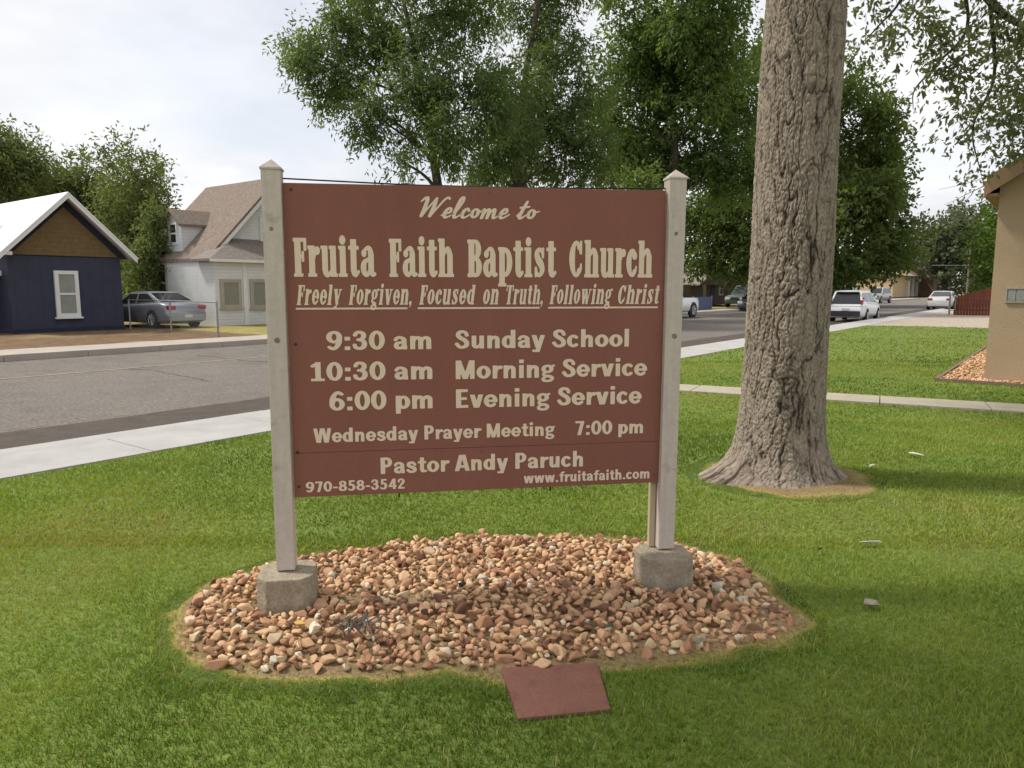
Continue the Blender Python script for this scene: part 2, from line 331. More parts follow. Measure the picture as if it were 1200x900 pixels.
# lawn soil sheet
g = np.arange(-.0, 1.0001, 1 / 160); n = len(g)
uu = LAWN_U0 + (LAWN_U1 - LAWN_U0) * g; vv = LAWN_V0 + (16. - LAWN_V0) * g ** 1.6
UU, VV = np.meshgrid(uu, vv, indexing='ij'); X = UU * CU + VV * SU; Y = UU * SU - VV * CU
Z = lawn_z(X, Y) - .012; sb = signed_bed(X, Y); Z = Z - .02 * (sb < .0)
idx = np.arange(n * n).reshape(n, n); q = np.stack([idx[:-1, :-1], idx[1:, :-1], idx[1:, 1:], idx[:-1, 1:]], -1).reshape(-1, 4)[:, ::-1]
me = npmesh('lawn', np.stack([X, Y, Z], -1).reshape(-1, 3), q.ravel(), np.arange(len(q)) * 4, M['soil'], smooth=True)
lawn = link('lawn', me); tag(lawn, kind='structure')
# bare dry soil of the stone bed, an uneven ring wider than the stones
cz = lambda p: float(lawn_z(np.array([p[0]]), np.array([p[1]]))[0])
cc = BEDS.mean(0); K = len(BEDS); ks = np.concatenate([[.01, .2, .4, .6, .8], np.linspace(.86, 1.0, 5)[:-1]])
rows = [cc + (BEDS - cc) * k for k in ks]
dn = (BEDS - cc) / np.linalg.norm(BEDS - cc, axis=1)[:, None]
for k in np.linspace(0, .30, 10): rows.append(BEDS + dn * k)
P = np.array(rows); sbp = signed_bed(P[..., 0].ravel(), P[..., 1].ravel()); zz = lawn_z(P[..., 0].ravel(), P[..., 1].ravel()) + np.where(sbp < 0, .0, -.006 - .010 * np.clip(sbp / .25, 0, 1))
tn = np.clip((sbp - .02 - .12 * (vnoise(P[..., 0].ravel(), P[..., 1].ravel(), 9., 31) - .35)) / .06, 0, 1)
nR = len(rows); idx = np.arange(nR * K).reshape(nR, K); nx = np.roll(idx, -1, 1)
q = np.stack([idx[:-1], nx[:-1], nx[1:], idx[1:]], -1).reshape(-1, 4)
ringm = tintmat('bed_edge_soil', [(0, rgb(132, 112, 84)), (.4, rgb(144, 130, 82)), (.75, rgb(104, 108, 50)), (1, (.075, .11, .024))], .95, 0, .1, 60., .4, .6, 60.)
me = npmesh('bed_soil', np.stack([P[..., 0].ravel(), P[..., 1].ravel(), zz], -1), q.ravel(), np.arange(len(q)) * 4, ringm, tn, smooth=True)
tag(link('bed_soil', me), kind='structure')
# bare earth at the foot of the big trunk, widest on the near side
RR = np.array([.1, .3, .42, .5, .56, .62, .7, .8]); TH_ = np.linspace(0, 2 * np.pi, 96, endpoint=False)
gx_, ga_ = np.meshgrid(RR, TH_, indexing='ij'); px_ = TRK[0] + gx_ * np.cos(ga_); py_ = TRK[1] + gx_ * np.sin(ga_)
fr_ = .5 - .5 * np.sin(ga_ - .35); tn = np.clip((gx_ - .40 - .16 * fr_ - .14 * (vnoise(px_, py_, 6., 33) - .3)) / .12, 0, 1)
idx = np.arange(len(RR) * 96).reshape(len(RR), 96); nx = np.roll(idx, -1, 1); q = np.stack([idx[:-1], nx[:-1], nx[1:], idx[1:]], -1).reshape(-1, 4)
zz = lawn_z(px_, py_) - .004 - .010 * np.clip((gx_ - .5) / .3, 0, 1)
tag(link('trunk_soil', npmesh('trunk_soil', np.stack([px_, py_, zz], -1).reshape(-1, 3), q.ravel(), np.arange(len(q)) * 4, ringm, tn.ravel(), smooth=True)), kind='structure')
# path
mb = MB(); L = (PB - PA).length; s = -.5
while s < L + 6:
    a = PA + pd * (s + .006); b = PA + pd * (s + 1.194); mb.prism([(a - pn * PW)[:2], (b - pn * PW)[:2], (b + pn * PW)[:2], (a + pn * PW)[:2]], -.2, .016); s += 1.2
tag(mb.build('path', M['conc2'], bevel=.005), kind='structure')

# ------------------------------------------------------------------ grass blades
def blades(n, Y0, Y1, hh, ww, power=1.0):
    t = RN.random(n) ** power; y = Y0 + (Y1 - Y0) * t
    half = .74 * y + .9; x = (RN.random(n) * 2 - 1) * half
    return x, y, np.full(n, hh), np.full(n, ww)
parts = [blades(150000, 1.5, 4.2, .025, .0042), blades(140000, 4.0, 8., .026, .0075), blades(100000, 7.8, 15., .027, .014), blades(50000, 14.5, 30., .03, .03)]
x, y, hgt, wid = (np.concatenate([p[i] for p in parts]) for i in range(4))
u_ = x * CU + y * SU; v_ = x * SU - y * CU
keep = (v_ > LAWN_V0 + .02 + .05 * (vnoise(x, y, 6., 11) - .5)) & (u_ < LAWN_U1 + .4 * (vnoise(x, y, 1.5, 12) - .5))
sb = signed_bed(x, y); nz = vnoise(x, y, 7., 13); nz2 = vnoise(x, y, 2.2, 14)
ringw = .02 + .13 * nz
pdens = np.clip((sb - .02) / ringw, 0, 1)
keep &= RN.random(len(x)) < np.where(sb < .005, .0, .4 + .6 * pdens ** 1.2)
s_ = (x - PA.x) * pn.x + (y - PA.y) * pn.y; t_ = (x - PA.x) * pd.x + (y - PA.y) * pd.y
keep &= (np.abs(s_) > PW + .03 * (vnoise(x, y, 9., 15) - .55)) | (t_ < -.45)
def inpoly(x, y, P, grow=0.):
    c = np.array([(p[0], p[1]) for p in P]).mean(0); ins = np.zeros(x.shape, bool); K = len(P)
    for i in range(K):
        a = c + (np.array(P[i][:2]) - c) * (1 + grow); b = c + (np.array(P[(i + 1) % K][:2]) - c) * (1 + grow)
        k = (a[1] > y) != (b[1] > y); ins ^= k & (x < (b[0] - a[0]) * (y - a[1]) / (b[1] - a[1] + 1e-12) + a[0])
    return ins
keep &= ~inpoly(x, y, SLAB, .03)
rt = np.hypot(x - TRK[0], y - TRK[1]); keep &= rt > .36
rt_t = np.clip((rt - .38 - .30 * nz2 + .10 * (y - TRK[1]) / (rt + .01)) / .28, 0, 1); keep &= RN.random(len(x)) < .12 + .88 * rt_t
CHC = at(1153, 447)                                          # church corner on the ground
cu = (x - CHC.x) * CU + (y - CHC.y) * SU; cv = (x - CHC.x) * SU - (y - CHC.y) * CU
keep &= ~((cv > -.62) & (cu > -.34))
x, y, hgt, wid, sb, nz2, rt_t = (a[keep] for a in (x, y, hgt, wid, sb, nz2, rt_t))
n = len(x); big = vnoise(x, y, .55, 21) * .55 + vnoise(x, y, 1.9, 22) * .3 + vnoise(x, y, 6., 23) * .15
tint = .47 + (big - .5) * 1.25 + RN.normal(0, .11, n)
edge = np.clip(1 - (sb - .02) / (.10 + .16 * nz2), 0, 1); tint = tint + .5 * edge * RN.random(n) + .28 * (1 - rt_t) * RN.random(n)
dead = RN.random(n) < .04 + .5 * edge ** 1.5; tint = np.where(dead, .9 + .1 * RN.random(n), np.clip(tint, 0.02, .86))
h = hgt * (1 + .7 * (edge > .05) * (edge < .5) * (RN.random(n) < .3)) * (.55 + .75 * RN.random(n)) * (.75 + .5 * nz2) * np.where(edge > .3, .75, 1.)
az = RN.random(n) * 2 * np.pi; fz = RN.random(n) * 2 * np.pi; lean = (.25 + .75 * RN.random(n)) * h
z0 = lawn_z(x, y) - .014
dx, dy = np.cos(az) * lean, np.sin(az) * lean; wx, wy = np.cos(fz) * wid * .5, np.sin(fz) * wid * .5
B = np.stack([x, y, z0], -1); W = np.stack([wx, wy, 0 * wx], -1)
Mi = B + np.stack([dx * .38, dy * .38, h * .62], -1); T = B + np.stack([dx, dy, h], -1)
V = np.stack([B - W, B + W, Mi + W * .8, Mi - W * .8, T], 1).reshape(-1, 3)
o5 = np.arange(n)[:, None] * 5; Lp = np.concatenate([o5 + [0, 1, 2, 3], o5 + [3, 2, 4]], 1)
st = (np.arange(n)[:, None] * 7 + [0, 4])
grassm = tintmat('grass_blade', [(0, (.095, .155, .022)), (.4, (.19, .275, .04)), (.7, (.285, .345, .06)), (.88, (.32, .315, .095)), (1, (.42, .34, .18))], .55, .35, .2)
me = npmesh('grass', V, Lp.ravel(), st.ravel(), grassm, np.repeat(tint, 5))
tag(link('grass', me), kind='stuff')

# ------------------------------------------------------------------ stones of the bed
def stone_mesh(k, r, tint, flat):
    bm = bmesh.new()
    for i in range(12):
        d = Vector((rnd.gauss(0, 1), rnd.gauss(0, 1), rnd.gauss(0, 1))).normalized() * rnd.uniform(.74, 1.0)
        bm.verts.new((d.x * r * 1.1, d.y * r * rnd.uniform(.7, .9), d.z * r * flat))
    g = bmesh.ops.convex_hull(bm, input=list(bm.verts))
    bmesh.ops.delete(bm, geom=list({e for e in g['geom_interior'] + g['geom_unused'] if isinstance(e, bmesh.types.BMVert)}), context='VERTS')
    bmesh.ops.bevel(bm, geom=list(bm.edges), offset=r * .06, segments=1, affect='EDGES', profile=.5)
    bmesh.ops.triangulate(bm, faces=list(bm.faces))
    me = bpy.data.meshes.new('landscape_rock'); bm.to_mesh(me); bm.free()
    a = me.attributes.new('tint', 'FLOAT', 'POINT'); a.data.foreach_set('value', [tint] * len(me.vertices))
    return me
rockm = tintmat('landscape_stone', [(0, rgb(124, 90, 72)), (.2, rgb(168, 124, 96)), (.45, rgb(194, 152, 117)), (.7, rgb(211, 173, 135)), (.9, rgb(212, 187, 150)), (1, rgb(205, 194, 172))], .85, 0, .25, 22., .22, .5, 70.)
SM = []
for k in range(48):
    me = stone_mesh(k, 1., min(1, max(0, rnd.gauss(.48, .26))), rnd.uniform(.5, .85)); me.materials.append(rockm); SM.append(me)
spots = []; cells = {}
tries = 0
mnx, mny = BEDS.min(0); mxx, mxy = BEDS.max(0)
FOOT = []
SO = Vector((-.990, 3.25, 0)); SY = .1549
sx = Vector((math.cos(SY), math.sin(SY), 0)); sn = Vector((-math.sin(SY), math.cos(SY), 0))
for lx, ly in ((-.052, -.005), (1.755, -.04)): FOOT.append(SO + sx * lx + sn * ly)
cand = RN.random((60000, 2)) * [mxx - mnx, mxy - mny] + [mnx, mny]
cs = signed_bed(cand[:, 0], cand[:, 1]); cand = cand[cs < -.018 + .045 * RN.random(len(cs)) ** 3]; 
for c in cand:
    r = .019 + .034 * rnd.random() ** 1.5
    if rnd.random() < .06: r *= 1.25
    if any((c[0] - f.x) ** 2 + (c[1] - f.y) ** 2 < (.125 + r) ** 2 for f in FOOT): continue
    if inpoly(np.array([c[0]]), np.array([c[1]]), SLAB, .04)[0]: continue
    key = (int(c[0] / .09), int(c[1] / .09)); ok = True
    for a in (-1, 0, 1):
        for b in (-1, 0, 1):
            for (qx, qy, qr) in cells.get((key[0] + a, key[1] + b), ()):
                if (qx - c[0]) ** 2 + (qy - c[1]) ** 2 < (.66 * (r + qr)) ** 2: ok = False
    if ok: cells.setdefault(key, []).append((c[0], c[1], r)); spots.append((c[0], c[1], r))
    if len(spots) > 2600: break
def bed_top(x, y):
    d = -float(signed_bed(np.array([x]), np.array([y]))[0]); return   .006 + .022 * (1 - math.exp(-max(d, 0) / .25))
for i in range(len(spots)):
    x_, y_, r_ = spots[i]; spots[i] = (x_, y_, r_, bed_top(x_, y_))
# second, looser layer on top fills the gaps
for i in range(450):
    b = rnd.choice(spots[:]); 
    spots.append((b[0] + rnd.uniform(-.03, .03), b[1] + rnd.uniform(-.03, .03), rnd.uniform(.02, .034), bed_top(b[0], b[1]) + .02)) if len(spots) < 4000 and all((b[0] - f.x) ** 2 + (b[1] - f.y) ** 2 > .2 ** 2 for f in FOOT) else None
spots.sort(key=lambda s: -s[2] / (s[1] + .3))
def stone_tf(s):
    return Matrix.Translation((s[0], s[1], s[3])) @ Matrix.Rotation(rnd.uniform(0, 6.28), 4, 'Z') @ Matrix.Rotation(rnd.gauss(0, .45), 4, 'X') @ Matrix.Rotation(rnd.gauss(0, .45), 4, 'Y') @ Matrix.Scale(s[2], 4)
for s in spots[:300]:
    o = link('landscape_rock', rnd.choice(SM)); o.matrix_world = stone_tf(s)
    tag(o, 'reddish tan broken stone lying in the oval bed under the sign', 'rock', 'stones filling the bed under the sign')
VV_, LL_, SS_, TT_ = [], [], [], []; vo = 0; lo = 0
for s in spots[300:]:
    me = rnd.choice(SM); nv = len(me.vertices); co = np.empty(nv * 3, np.float32); me.vertices.foreach_get('co', co); co = co.reshape(-1, 3)
    Mx = np.array(stone_tf(s)); VV_.append(co @ Mx[:3, :3].T + Mx[:3, 3])
    li = np.empty(len(me.loops), np.int32); me.loops.foreach_get('vertex_index', li); LL_.append(li + vo)
    SS_.append(np.arange(0, len(li), 3) + lo); TT_.append(np.full(nv, me.attributes['tint'].data[0].value)); vo += nv; lo += len(li)
tag(link('landscape_stones', npmesh('landscape_stones', np.concatenate(VV_), np.concatenate(LL_), np.concatenate(SS_), rockm, np.concatenate(TT_))), kind='stuff')
def odd_stone(px, py, r, z, c, label, name='rock'):
    me = stone_mesh(0, r, .5, .7); p = at(px, py, z); me.materials.append(pm('odd_stone', c, tuple(k * 1.3 for k in c), 40., .85, .4, 60., fine=.2))
    o = link(name, me); o.location = p; o.rotation_euler = (.3, .2, px); tag(o, label, 'rock')
odd_stone(541, 684, .026, .085, rgb(52, 54, 66), 'small dark slate blue stone near the middle of the reddish bed')
odd_stone(497, 717, .024, .08, rgb(70, 58, 52), 'dark brown nearly black stone right of the tangle of twigs')
odd_stone(714, 733, .022, .08, rgb(62, 74, 64), 'dark greenish stone in the bed below the right footing')
odd_stone(693, 683, .026, .085, rgb(58, 48, 54), 'dark purple stone just left of the right footing')
odd_stone(352, 733, .032, .07, rgb(196, 164, 92), 'yellow ochre stone below the left footing')
odd_stone(292, 689, .028, .06, rgb(206, 186, 118), 'pale yellow stone left of the left footing')
odd_stone(369, 736, .04, .06, rgb(206, 194, 168), 'flat cream stone lying beside the yellow stone')
odd_stone(820, 748, .036, .05, rgb(150, 138, 118), 'grey tan stone at the front rim of the bed toward the right')
# dry stalks tangled among the stones
mb = MB()
for i in range(26):
    a = at(rnd.uniform(402, 440), rnd.uniform(728, 746), .085); an = rnd.uniform(0, 6.28); l = rnd.uniform(.05, .11)
    p = [a, a + Vector((math.cos(an) * l * .5, math.sin(an) * l * .5, .025 + .02 * rnd.random())), a + Vector((math.cos(an + .5) * l, math.sin(an + .5) * l, .0))]
    mb.tube(p, [.003, .0028, .0015], 5)
tag(mb.build('twig_tangle', M['twig'], smooth=True), 'small grey tangle of dead stalks lying on the stones in front of the sign', 'twigs')

# ------------------------------------------------------------------ the sign
sign = thing('church_sign', 'brown painted timber church sign on two white posts with concrete footings', 'sign', SO, SY)
PWd, PHt, ZB = 1.732, 1.398, .5045
mb = MB(); mb.box(0, 0, ZB + .206, PWd, .019, ZB + PHt); panel = mb.build('sign_panel', M['panel'], sign, bevel=.0015)
low = MB().box(0, .0012, ZB, PWd, .019, ZB + .2045).build('lower_board', M['panel'], panel, bevel=.0015)
def make_post(x0, lean):
    mb = MB(); a, b, zt = .041, .041, ZB + 1.452
    cx, cy = x0 + .0455, .012
    base = [(cx - a - lean, cy - b), (cx + a - lean, cy - b), (cx + a - lean, cy + b), (cx - a - lean, cy + b)]
    mb.prism(base, .172, zt, [(cx - a, cy - b), (cx + a, cy - b), (cx + a, cy + b), (cx - a, cy + b)])
    p = mb.build('post', M['post'], sign, bevel=.004)
    c = MB(); e = .004; q = [(cx - a - e, cy - b - e), (cx + a + e, cy - b - e), (cx + a + e, cy + b + e), (cx - a - e, cy + b + e)]
    c.mesh([(*k, zt - .002) for k in q] + [(*k, zt + .006) for k in q] + [(cx, cy, zt + .045)], [(3, 2, 1, 0)] + [(i, (i + 1) % 4, 4 + (i + 1) % 4, 4 + i) for i in range(4)] + [(4 + i, 4 + (i + 1) % 4, 8) for i in range(4)])
    c.build('post_cap', M['post'], p)
    k = MB()
    for z, xx in ((ZB + .72, cx), (ZB + 1.2, cx - .005)):
        k.cyl((xx, cy - b - .001, z), (xx, cy - b + .004, z), .009 if z > ZB + 1 else .013, 12)
    k.build('knot', pm('post_knot', rgb(120, 106, 92), rgb(150, 136, 120), 60., .8, .4, 80.), p)
    return p, cx
pl, cxl = make_post(-.0895, .004); pr, cxr = make_post(1.7345, .010)
for cx in (cxl, cxr - .030):
    mb = MB(); hw, c = .128, .05; cy = -.005 if cx < 1 else -.04
    def octo(h, c): return [(cx - h + c, cy - h), (cx + h - c, cy - h), (cx + h, cy - h + c), (cx + h, cy + h - c), (cx + h - c, cy + h), (cx - h + c, cy + h), (cx - h, cy + h - c), (cx - h, cy - h + c)]
    mb.prism(octo(hw + .004, c), -.06, .166, octo(hw - .004, c)); f = mb.build('footing', M['footing'], sign, bevel=.007)
MB().box(1.698, .021, .169, 1.727, .05, ZB + .3).build('batten', M['batten'], sign, bevel=.002)
mb = MB(); mb.tube([(-.012, .03, ZB + 1.420), (.55, .03, ZB + 1.4035), (1.1, .03, ZB + 1.401), (1.75, .03, ZB + 1.412)], .0035, 6); mb.build('top_wire', M['black'], sign)
mb = MB()
for xx in (.47, 1.19): mb.cyl((xx, .012, ZB - .022), (xx, .012, ZB + .002), .0045, 8)
mb.build('drain_bolt', M['black'], sign)
for xx, zz in ((.03, .7), (.02, .21), (.9, 1.375), (1.7, 1.36), (1.705, .73), (1.71, .27), (.86, .19), (.035, 1.37), (.02, .05), (1.71, .04), (.86, .215)):
    MB().cyl((xx, -.0025, ZB + zz), (xx, .002, ZB + zz), .006, 10).build('screw', M['panel'] if xx > .5 else M['black'], sign)

# lettering: glyphs drawn as stroke distance fields, contoured to meshes
def cat(pts, n=10):
    P = [np.array(p, float) for p in pts]; P = [2 * P[0] - P[1]] + P + [2 * P[-1] - P[-2]]; o = []
    for i in range(1, len(P) - 2):
        for j in range(n):
            t = j / n; a, b, c, d = P[i - 1:i + 3]
            o.append(.5 * (2 * b + (c - a) * t + (2 * a - 5 * b + 4 * c - d) * t * t + (3 * b - a - 3 * c + d) * t ** 3))
    return o + [P[-2]]
def sdf(prims, X, Y):
    D = np.full(X.shape, 9.)
    def seg(p, q):
        nonlocal D
        ex, ey = q[0] - p[0], q[1] - p[1]; t = np.clip(((X - p[0]) * ex + (Y - p[1]) * ey) / max(ex * ex + ey * ey, 1e-9), 0, 1)
        D = np.minimum(D, np.hypot(X - p[0] - t * ex, Y - p[1] - t * ey) - .5 * (p[2] + (q[2] - p[2]) * t))
    for p in prims:
        k = p[0]
        if k == 'b':
            x0, y0, x1, y1 = p[1:]; dx = np.abs(X - (x0 + x1) / 2) - (x1 - x0) / 2; dy = np.abs(Y - (y0 + y1) / 2) - (y1 - y0) / 2
            D = np.minimum(D, np.hypot(np.maximum(dx, 0), np.maximum(dy, 0)) + np.minimum(np.maximum(dx, dy), 0))
        elif k == 's': seg((p[1], p[2], p[5]), (p[3], p[4], p[5]))
        elif k == 'k':                                       # slanted bar with level ends
            x0, y0, x1, y1, wd = p[1:]; sl = (x1 - x0) / (y1 - y0); ccos = 1 / math.hypot(1, sl)
            dx = (np.abs(X - x0 - (Y - y0) * sl) - wd / 2) * ccos; lo_, hi = min(y0, y1), max(y0, y1)
            dy = np.maximum(lo_ - Y, Y - hi); D = np.minimum(D, np.maximum(dx, dy))
        elif k == 'd': D = np.minimum(D, np.hypot(X - p[1], Y - p[2]) - p[3])
        elif k == 'a':
            cx, cy, rx, ry, a0, a1, wv, wh = p[1:]; pts = []
            for i in range(29):
                t = math.radians(a0 + (a1 - a0) * i / 28); cw = math.cos(t) ** 2; pts.append((cx + rx * math.cos(t), cy + ry * math.sin(t), wv * cw + wh * (1 - cw)))
            for i in range(28): seg(pts[i], pts[i + 1])
        elif k == 'q':
            pts = cat(p[1])
            for i in range(len(pts) - 1): seg(pts[i], pts[i + 1])
    return D
def glyph_polys(prims, adv, res, bold=0.):
    x0, x1, y0, y1 = -.35, adv + .35, -.42, 1.22
    nx = int((x1 - x0) / res) + 1; ny = int((y1 - y0) / res) + 1
    xs = x0 + np.arange(nx) * res; ys = y0 + np.arange(ny) * res; X, Y = np.meshgrid(xs, ys, indexing='ij'); D = sdf(prims, X, Y) - bold
    polys = []; run = None
    for j in range(ny - 1):
        i = 0
        while i < nx - 1:
            c = [(i, j), (i + 1, j), (i + 1, j + 1), (i, j + 1)]; d = [D[a, b] for a, b in c]
            if max(d) <= 0:
                k = i
                while k + 1 < nx - 1 and D[k + 2, j] <= 0 and D[k + 2, j + 1] <= 0: k += 1
                polys.append([(xs[i], ys[j]), (xs[k + 1], ys[j]), (xs[k + 1], ys[j + 1]), (xs[i], ys[j + 1])]); i = k + 1; continue
            if min(d) < 0:
                P = []
                for a in range(4):
                    b = (a + 1) % 4; pa = (xs[c[a][0]], ys[c[a][1]]); pb = (xs[c[b][0]], ys[c[b][1]])
                    if d[a] <= 0: P.append(pa)
                    if (d[a] <= 0) != (d[b] <= 0):
                        t = d[a] / (d[a] - d[b]); P.append((pa[0] + (pb[0] - pa[0]) * t, pa[1] + (pb[1] - pa[1]) * t))
                if len(P) > 2: polys.append(P)
            i += 1
    return polys
b, s_g, a_, d_, q_, k_ = (lambda *p: ('b',) + p), (lambda *p: ('s',) + p), (lambda *p: ('a',) + p), (lambda *p: ('d',) + p), (lambda *p: ('q', list(p))), (lambda *p: ('k',) + p)
SLABG = {
 'F': (.5, [b(.05, 0, .27, 1), b(0, 0, .34, .06), b(0, .93, .5, 1), b(.41, .69, .5, .97), b(.2, .49, .38, .56), b(.33, .4, .4, .65)]),
 'r': (.46, [b(.05, 0, .26, .8), b(0, 0, .33, .06), b(0, .74, .2, .8), q_((.24, .5, .08), (.3, .68, .1), (.38, .72, .12)), d_(.37, .68, .1)]),
 'u': (.64, [b(.05, .16, .25, .8), b(0, .74, .15, .8), b(.38, 0, .58, .8), b(.33, .74, .45, .8), b(.5, 0, .64, .06), q_((.15, .2, .2), (.18, .08, .16), (.28, .045, .1), (.42, .14, .08))]),
 'i': (.34, [b(.06, 0, .27, .8), b(0, 0, .33, .06), b(0, .74, .15, .8), d_(.165, .97, .11)]),
 't': (.42, [b(.09, .14, .3, .98), b(0, .73, .4, .8), q_((.195, .18, .2), (.21, .09, .16), (.29, .045, .1), (.39, .12, .07))]),
 'a': (.6, [b(.32, .1, .52, .6), q_((.42, .6, .2), (.38, .72, .14), (.28, .765, .08), (.15, .68, .08)), d_(.14, .62, .09), a_(.24, .23, .13, .19, 95, 285, .2, .09), s_g(.23, .42, .36, .47, .09), s_g(.27, .05, .36, .13, .1), q_((.42, .14, .18), (.48, .05, .1), (.58, .06, .07))]),
 'h': (.66, [b(.05, 0, .26, 1.02), b(0, 0, .31, .06), b(0, .96, .15, 1.02), b(.4, 0, .61, .6), b(.35, 0, .66, .06), q_((.24, .6, .07), (.34, .73, .1), (.44, .72, .16), (.505, .58, .2))]),
 'B': (.6, [b(.05, 0, .27, 1), b(0, .93, .32, 1), b(0, 0, .33, .07), b(.2, .475, .34, .54), a_(.32, .745, .14, .215, -90, 90, .21, .08), a_(.33, .265, .155, .225, -90, 90, .22, .085)]),
 'p': (.6, [b(.05, -.26, .26, .8), b(0, -.26, .33, -.2), b(0, .74, .2, .8), a_(.3, .4, .185, .34, -118, 118, .21, .1)]),
 's': (.5, [q_((.4, .56, .07), (.36, .7, .09), (.24, .755, .09), (.13, .64, .17), (.2, .47, .21), (.32, .34, .21), (.37, .18, .17), (.26, .045, .09), (.13, .09, .09), (.09, .24, .07)), b(.38, .55, .44, .8), b(.05, 0, .11, .25)]),
 'C': (.62, [a_(.3, .5, .19, .455, 48, 312, .23, .09), q_((.4, .9, .1), (.47, .8, .1), (.5, .68, .08)), b(.48, .65, .55, 1), q_((.4, .1, .1), (.49, .2, .09), (.52, .34, .06))]),
 'c': (.48, [a_(.26, .4, .155, .345, 55, 310, .21, .09), d_(.37, .6, .1), q_((.34, .1, .1), (.42, .18, .07), (.44, .28, .05))]),
 'e': (.52, [a_(.265, .4, .16, .345, 0, 312, .2, .09), b(.2, .38, .5, .45), q_((.36, .1, .1), (.44, .18, .07), (.46, .26, .05))]),
 'l': (.34, [b(.06, 0, .27, 1.02), b(0, 0, .33, .06), b(0, .96, .15, 1.02)]),
 'y': (.62, [k_(.14, .8, .33, .02, .22), k_(.5, .8, .27, -.13, .09), d_(.17, -.15, .085), s_g(.18, -.2, .27, -.13, .09), b(0, .74, .3, .8), b(.38, .74, .62, .8)]),
 'o': (.53, [a_(.265, .4, .165, .345, 0, 360, .2, .09)]),
 'g': (.58, [a_(.26, .53, .15, .215, 0, 360, .18, .08), a_(.27, -.12, .18, .1, 0, 360, .12, .1), q_((.15, .3, .09), (.1, .22, .12), (.18, .12, .14), (.4, .06, .12)), q_((.38, .68, .08), (.47, .76, .1), (.55, .76, .12))]),
 'v': (.62, [k_(.14, .8, .33, 0, .22), k_(.49, .8, .35, 0, .09), b(0, .74, .3, .8), b(.38, .74, .62, .8)]),
 'n': (.66, [b(.05, 0, .26, .8), b(0, 0, .31, .06), b(0, .74, .15, .8), b(.4, 0, .61, .6), b(.35, 0, .66, .06), q_((.24, .6, .07), (.34, .73, .1), (.44, .72, .16), (.505, .58, .2))]),
 'd': (.62, [b(.35, 0, .56, 1.02), b(.3, .96, .42, 1.02), b(.5, 0, .62, .06), a_(.3, .4, .185, .34, 62, 298, .21, .1)]),
 'T': (.62, [b(.2, 0, .42, 1), b(0, .93, .62, 1), b(0, .69, .08, .97), b(.54, .69, .62, .97), b(.12, 0, .5, .06)]),
 'w': (.86, [k_(.13, .8, .28, 0, .19), k_(.4, .8, .3, 0, .08), k_(.4, .8, .57, 0, .19), k_(.73, .8, .59, 0, .08), b(0, .74, .5, .8), b(.62, .74, .86, .8)]),
 ',': (.2, [d_(.1, .09, .1), q_((.14, .08, .1), (.14, -.04, .06), (.06, -.14, .03))]), }
SCR = {
 'W': (.98, [q_((-.05, .78, .05), (.06, .93, .09), (.16, .93, .13), (.17, .6, .14), (.13, .08, .13)), q_((.13, .08, .11), (.34, .55, .06), (.52, .93, .07)), q_((.53, .93, .1), (.52, .55, .14), (.47, .08, .13)), q_((.47, .08, .11), (.68, .5, .07), (.85, .86, .08), (.98, .98, .09), (1.06, .92, .07))]),
 'e': (.40, [q_((-.05, .12, .05), (.12, .2, .07), (.27, .3, .09), (.26, .44, .09), (.14, .44, .11), (.05, .22, .13), (.1, .04, .11), (.22, .04, .07), (.42, .2, .05))]),
 'l': (.34, [q_((-.05, .12, .05), (.14, .4, .06), (.26, .8, .07), (.24, 1., .08), (.14, .92, .12), (.07, .45, .13), (.06, .1, .12), (.15, .02, .08), (.36, .2, .05))]),
 'c': (.38, [q_((.27, .36, .1), (.2, .46, .08), (.09, .38, .12), (.04, .18, .13), (.1, .03, .1), (.22, .05, .07), (.4, .22, .05))]),
 'o': (.44, [a_(.17, .24, .12, .2, 0, 360, .12, .08), q_((.25, .4, .07), (.34, .34, .06), (.46, .38, .05))]),
 'm': (.74, [q_((-.04, .3, .05), (.06, .45, .08), (.08, .3, .12), (.06, .02, .12)), q_((.07, .12, .06), (.2, .42, .07), (.28, .42, .1), (.29, .25, .13), (.28, .02, .12)), q_((.29, .12, .06), (.42, .42, .07), (.51, .42, .1), (.51, .2, .13), (.54, .03, .11), (.62, .04, .07), (.78, .2, .05))]),
 't': (.36, [q_((-.05, .14, .05), (.12, .45, .06), (.2, .84, .1), (.12, .45, .13), (.07, .12, .13), (.14, .02, .09), (.34, .2, .05)), s_g(.0, .55, .34, .6, .08)]),
 ' ': (.4, []), }
CACHE = {}; BOLD = {id(SLABG): .017, id(SCR): .012}
def line_mesh(text, G, res, gap, shear=0):
    P = []; x = 0
    for ch in text:
        adv, pr = G[ch]; key = (id(G), ch)
        if key not in CACHE: CACHE[key] = glyph_polys(pr, adv, res, BOLD.get(id(G), .004))
        for p in CACHE[key]: P.append([(px + x + shear * py, py) for px, py in p])
        x += adv + gap
    return P
def put(P, x0, x1, base, cap, m='letter', parent=None, z=.0012):
    a = min(p[0] for q in P for p in q); c = max(p[0] for q in P for p in q); k = (x1 - x0) / (c - a)
    vs = {}; V = []; Fc = []
    for q in P:
        f = []
        for p in q:
            key = (round(p[0], 4), round(p[1], 4))
            if key not in vs: vs[key] = len(V); V.append((x0 + (p[0] - a) * k, -z, ZB + base + p[1] * cap))
            if vs[key] not in f: f.append(vs[key])
        if len(f) > 2: Fc.append(f)
    me = bpy.data.meshes.new('lettering'); me.from_pydata(V, [], Fc); me.materials.append(M[m])
    return link('lettering', me, parent or panel)
put(line_mesh('Welcome to', SCR, .022, .0, .28), .584, 1.131, 1.2595, .09)
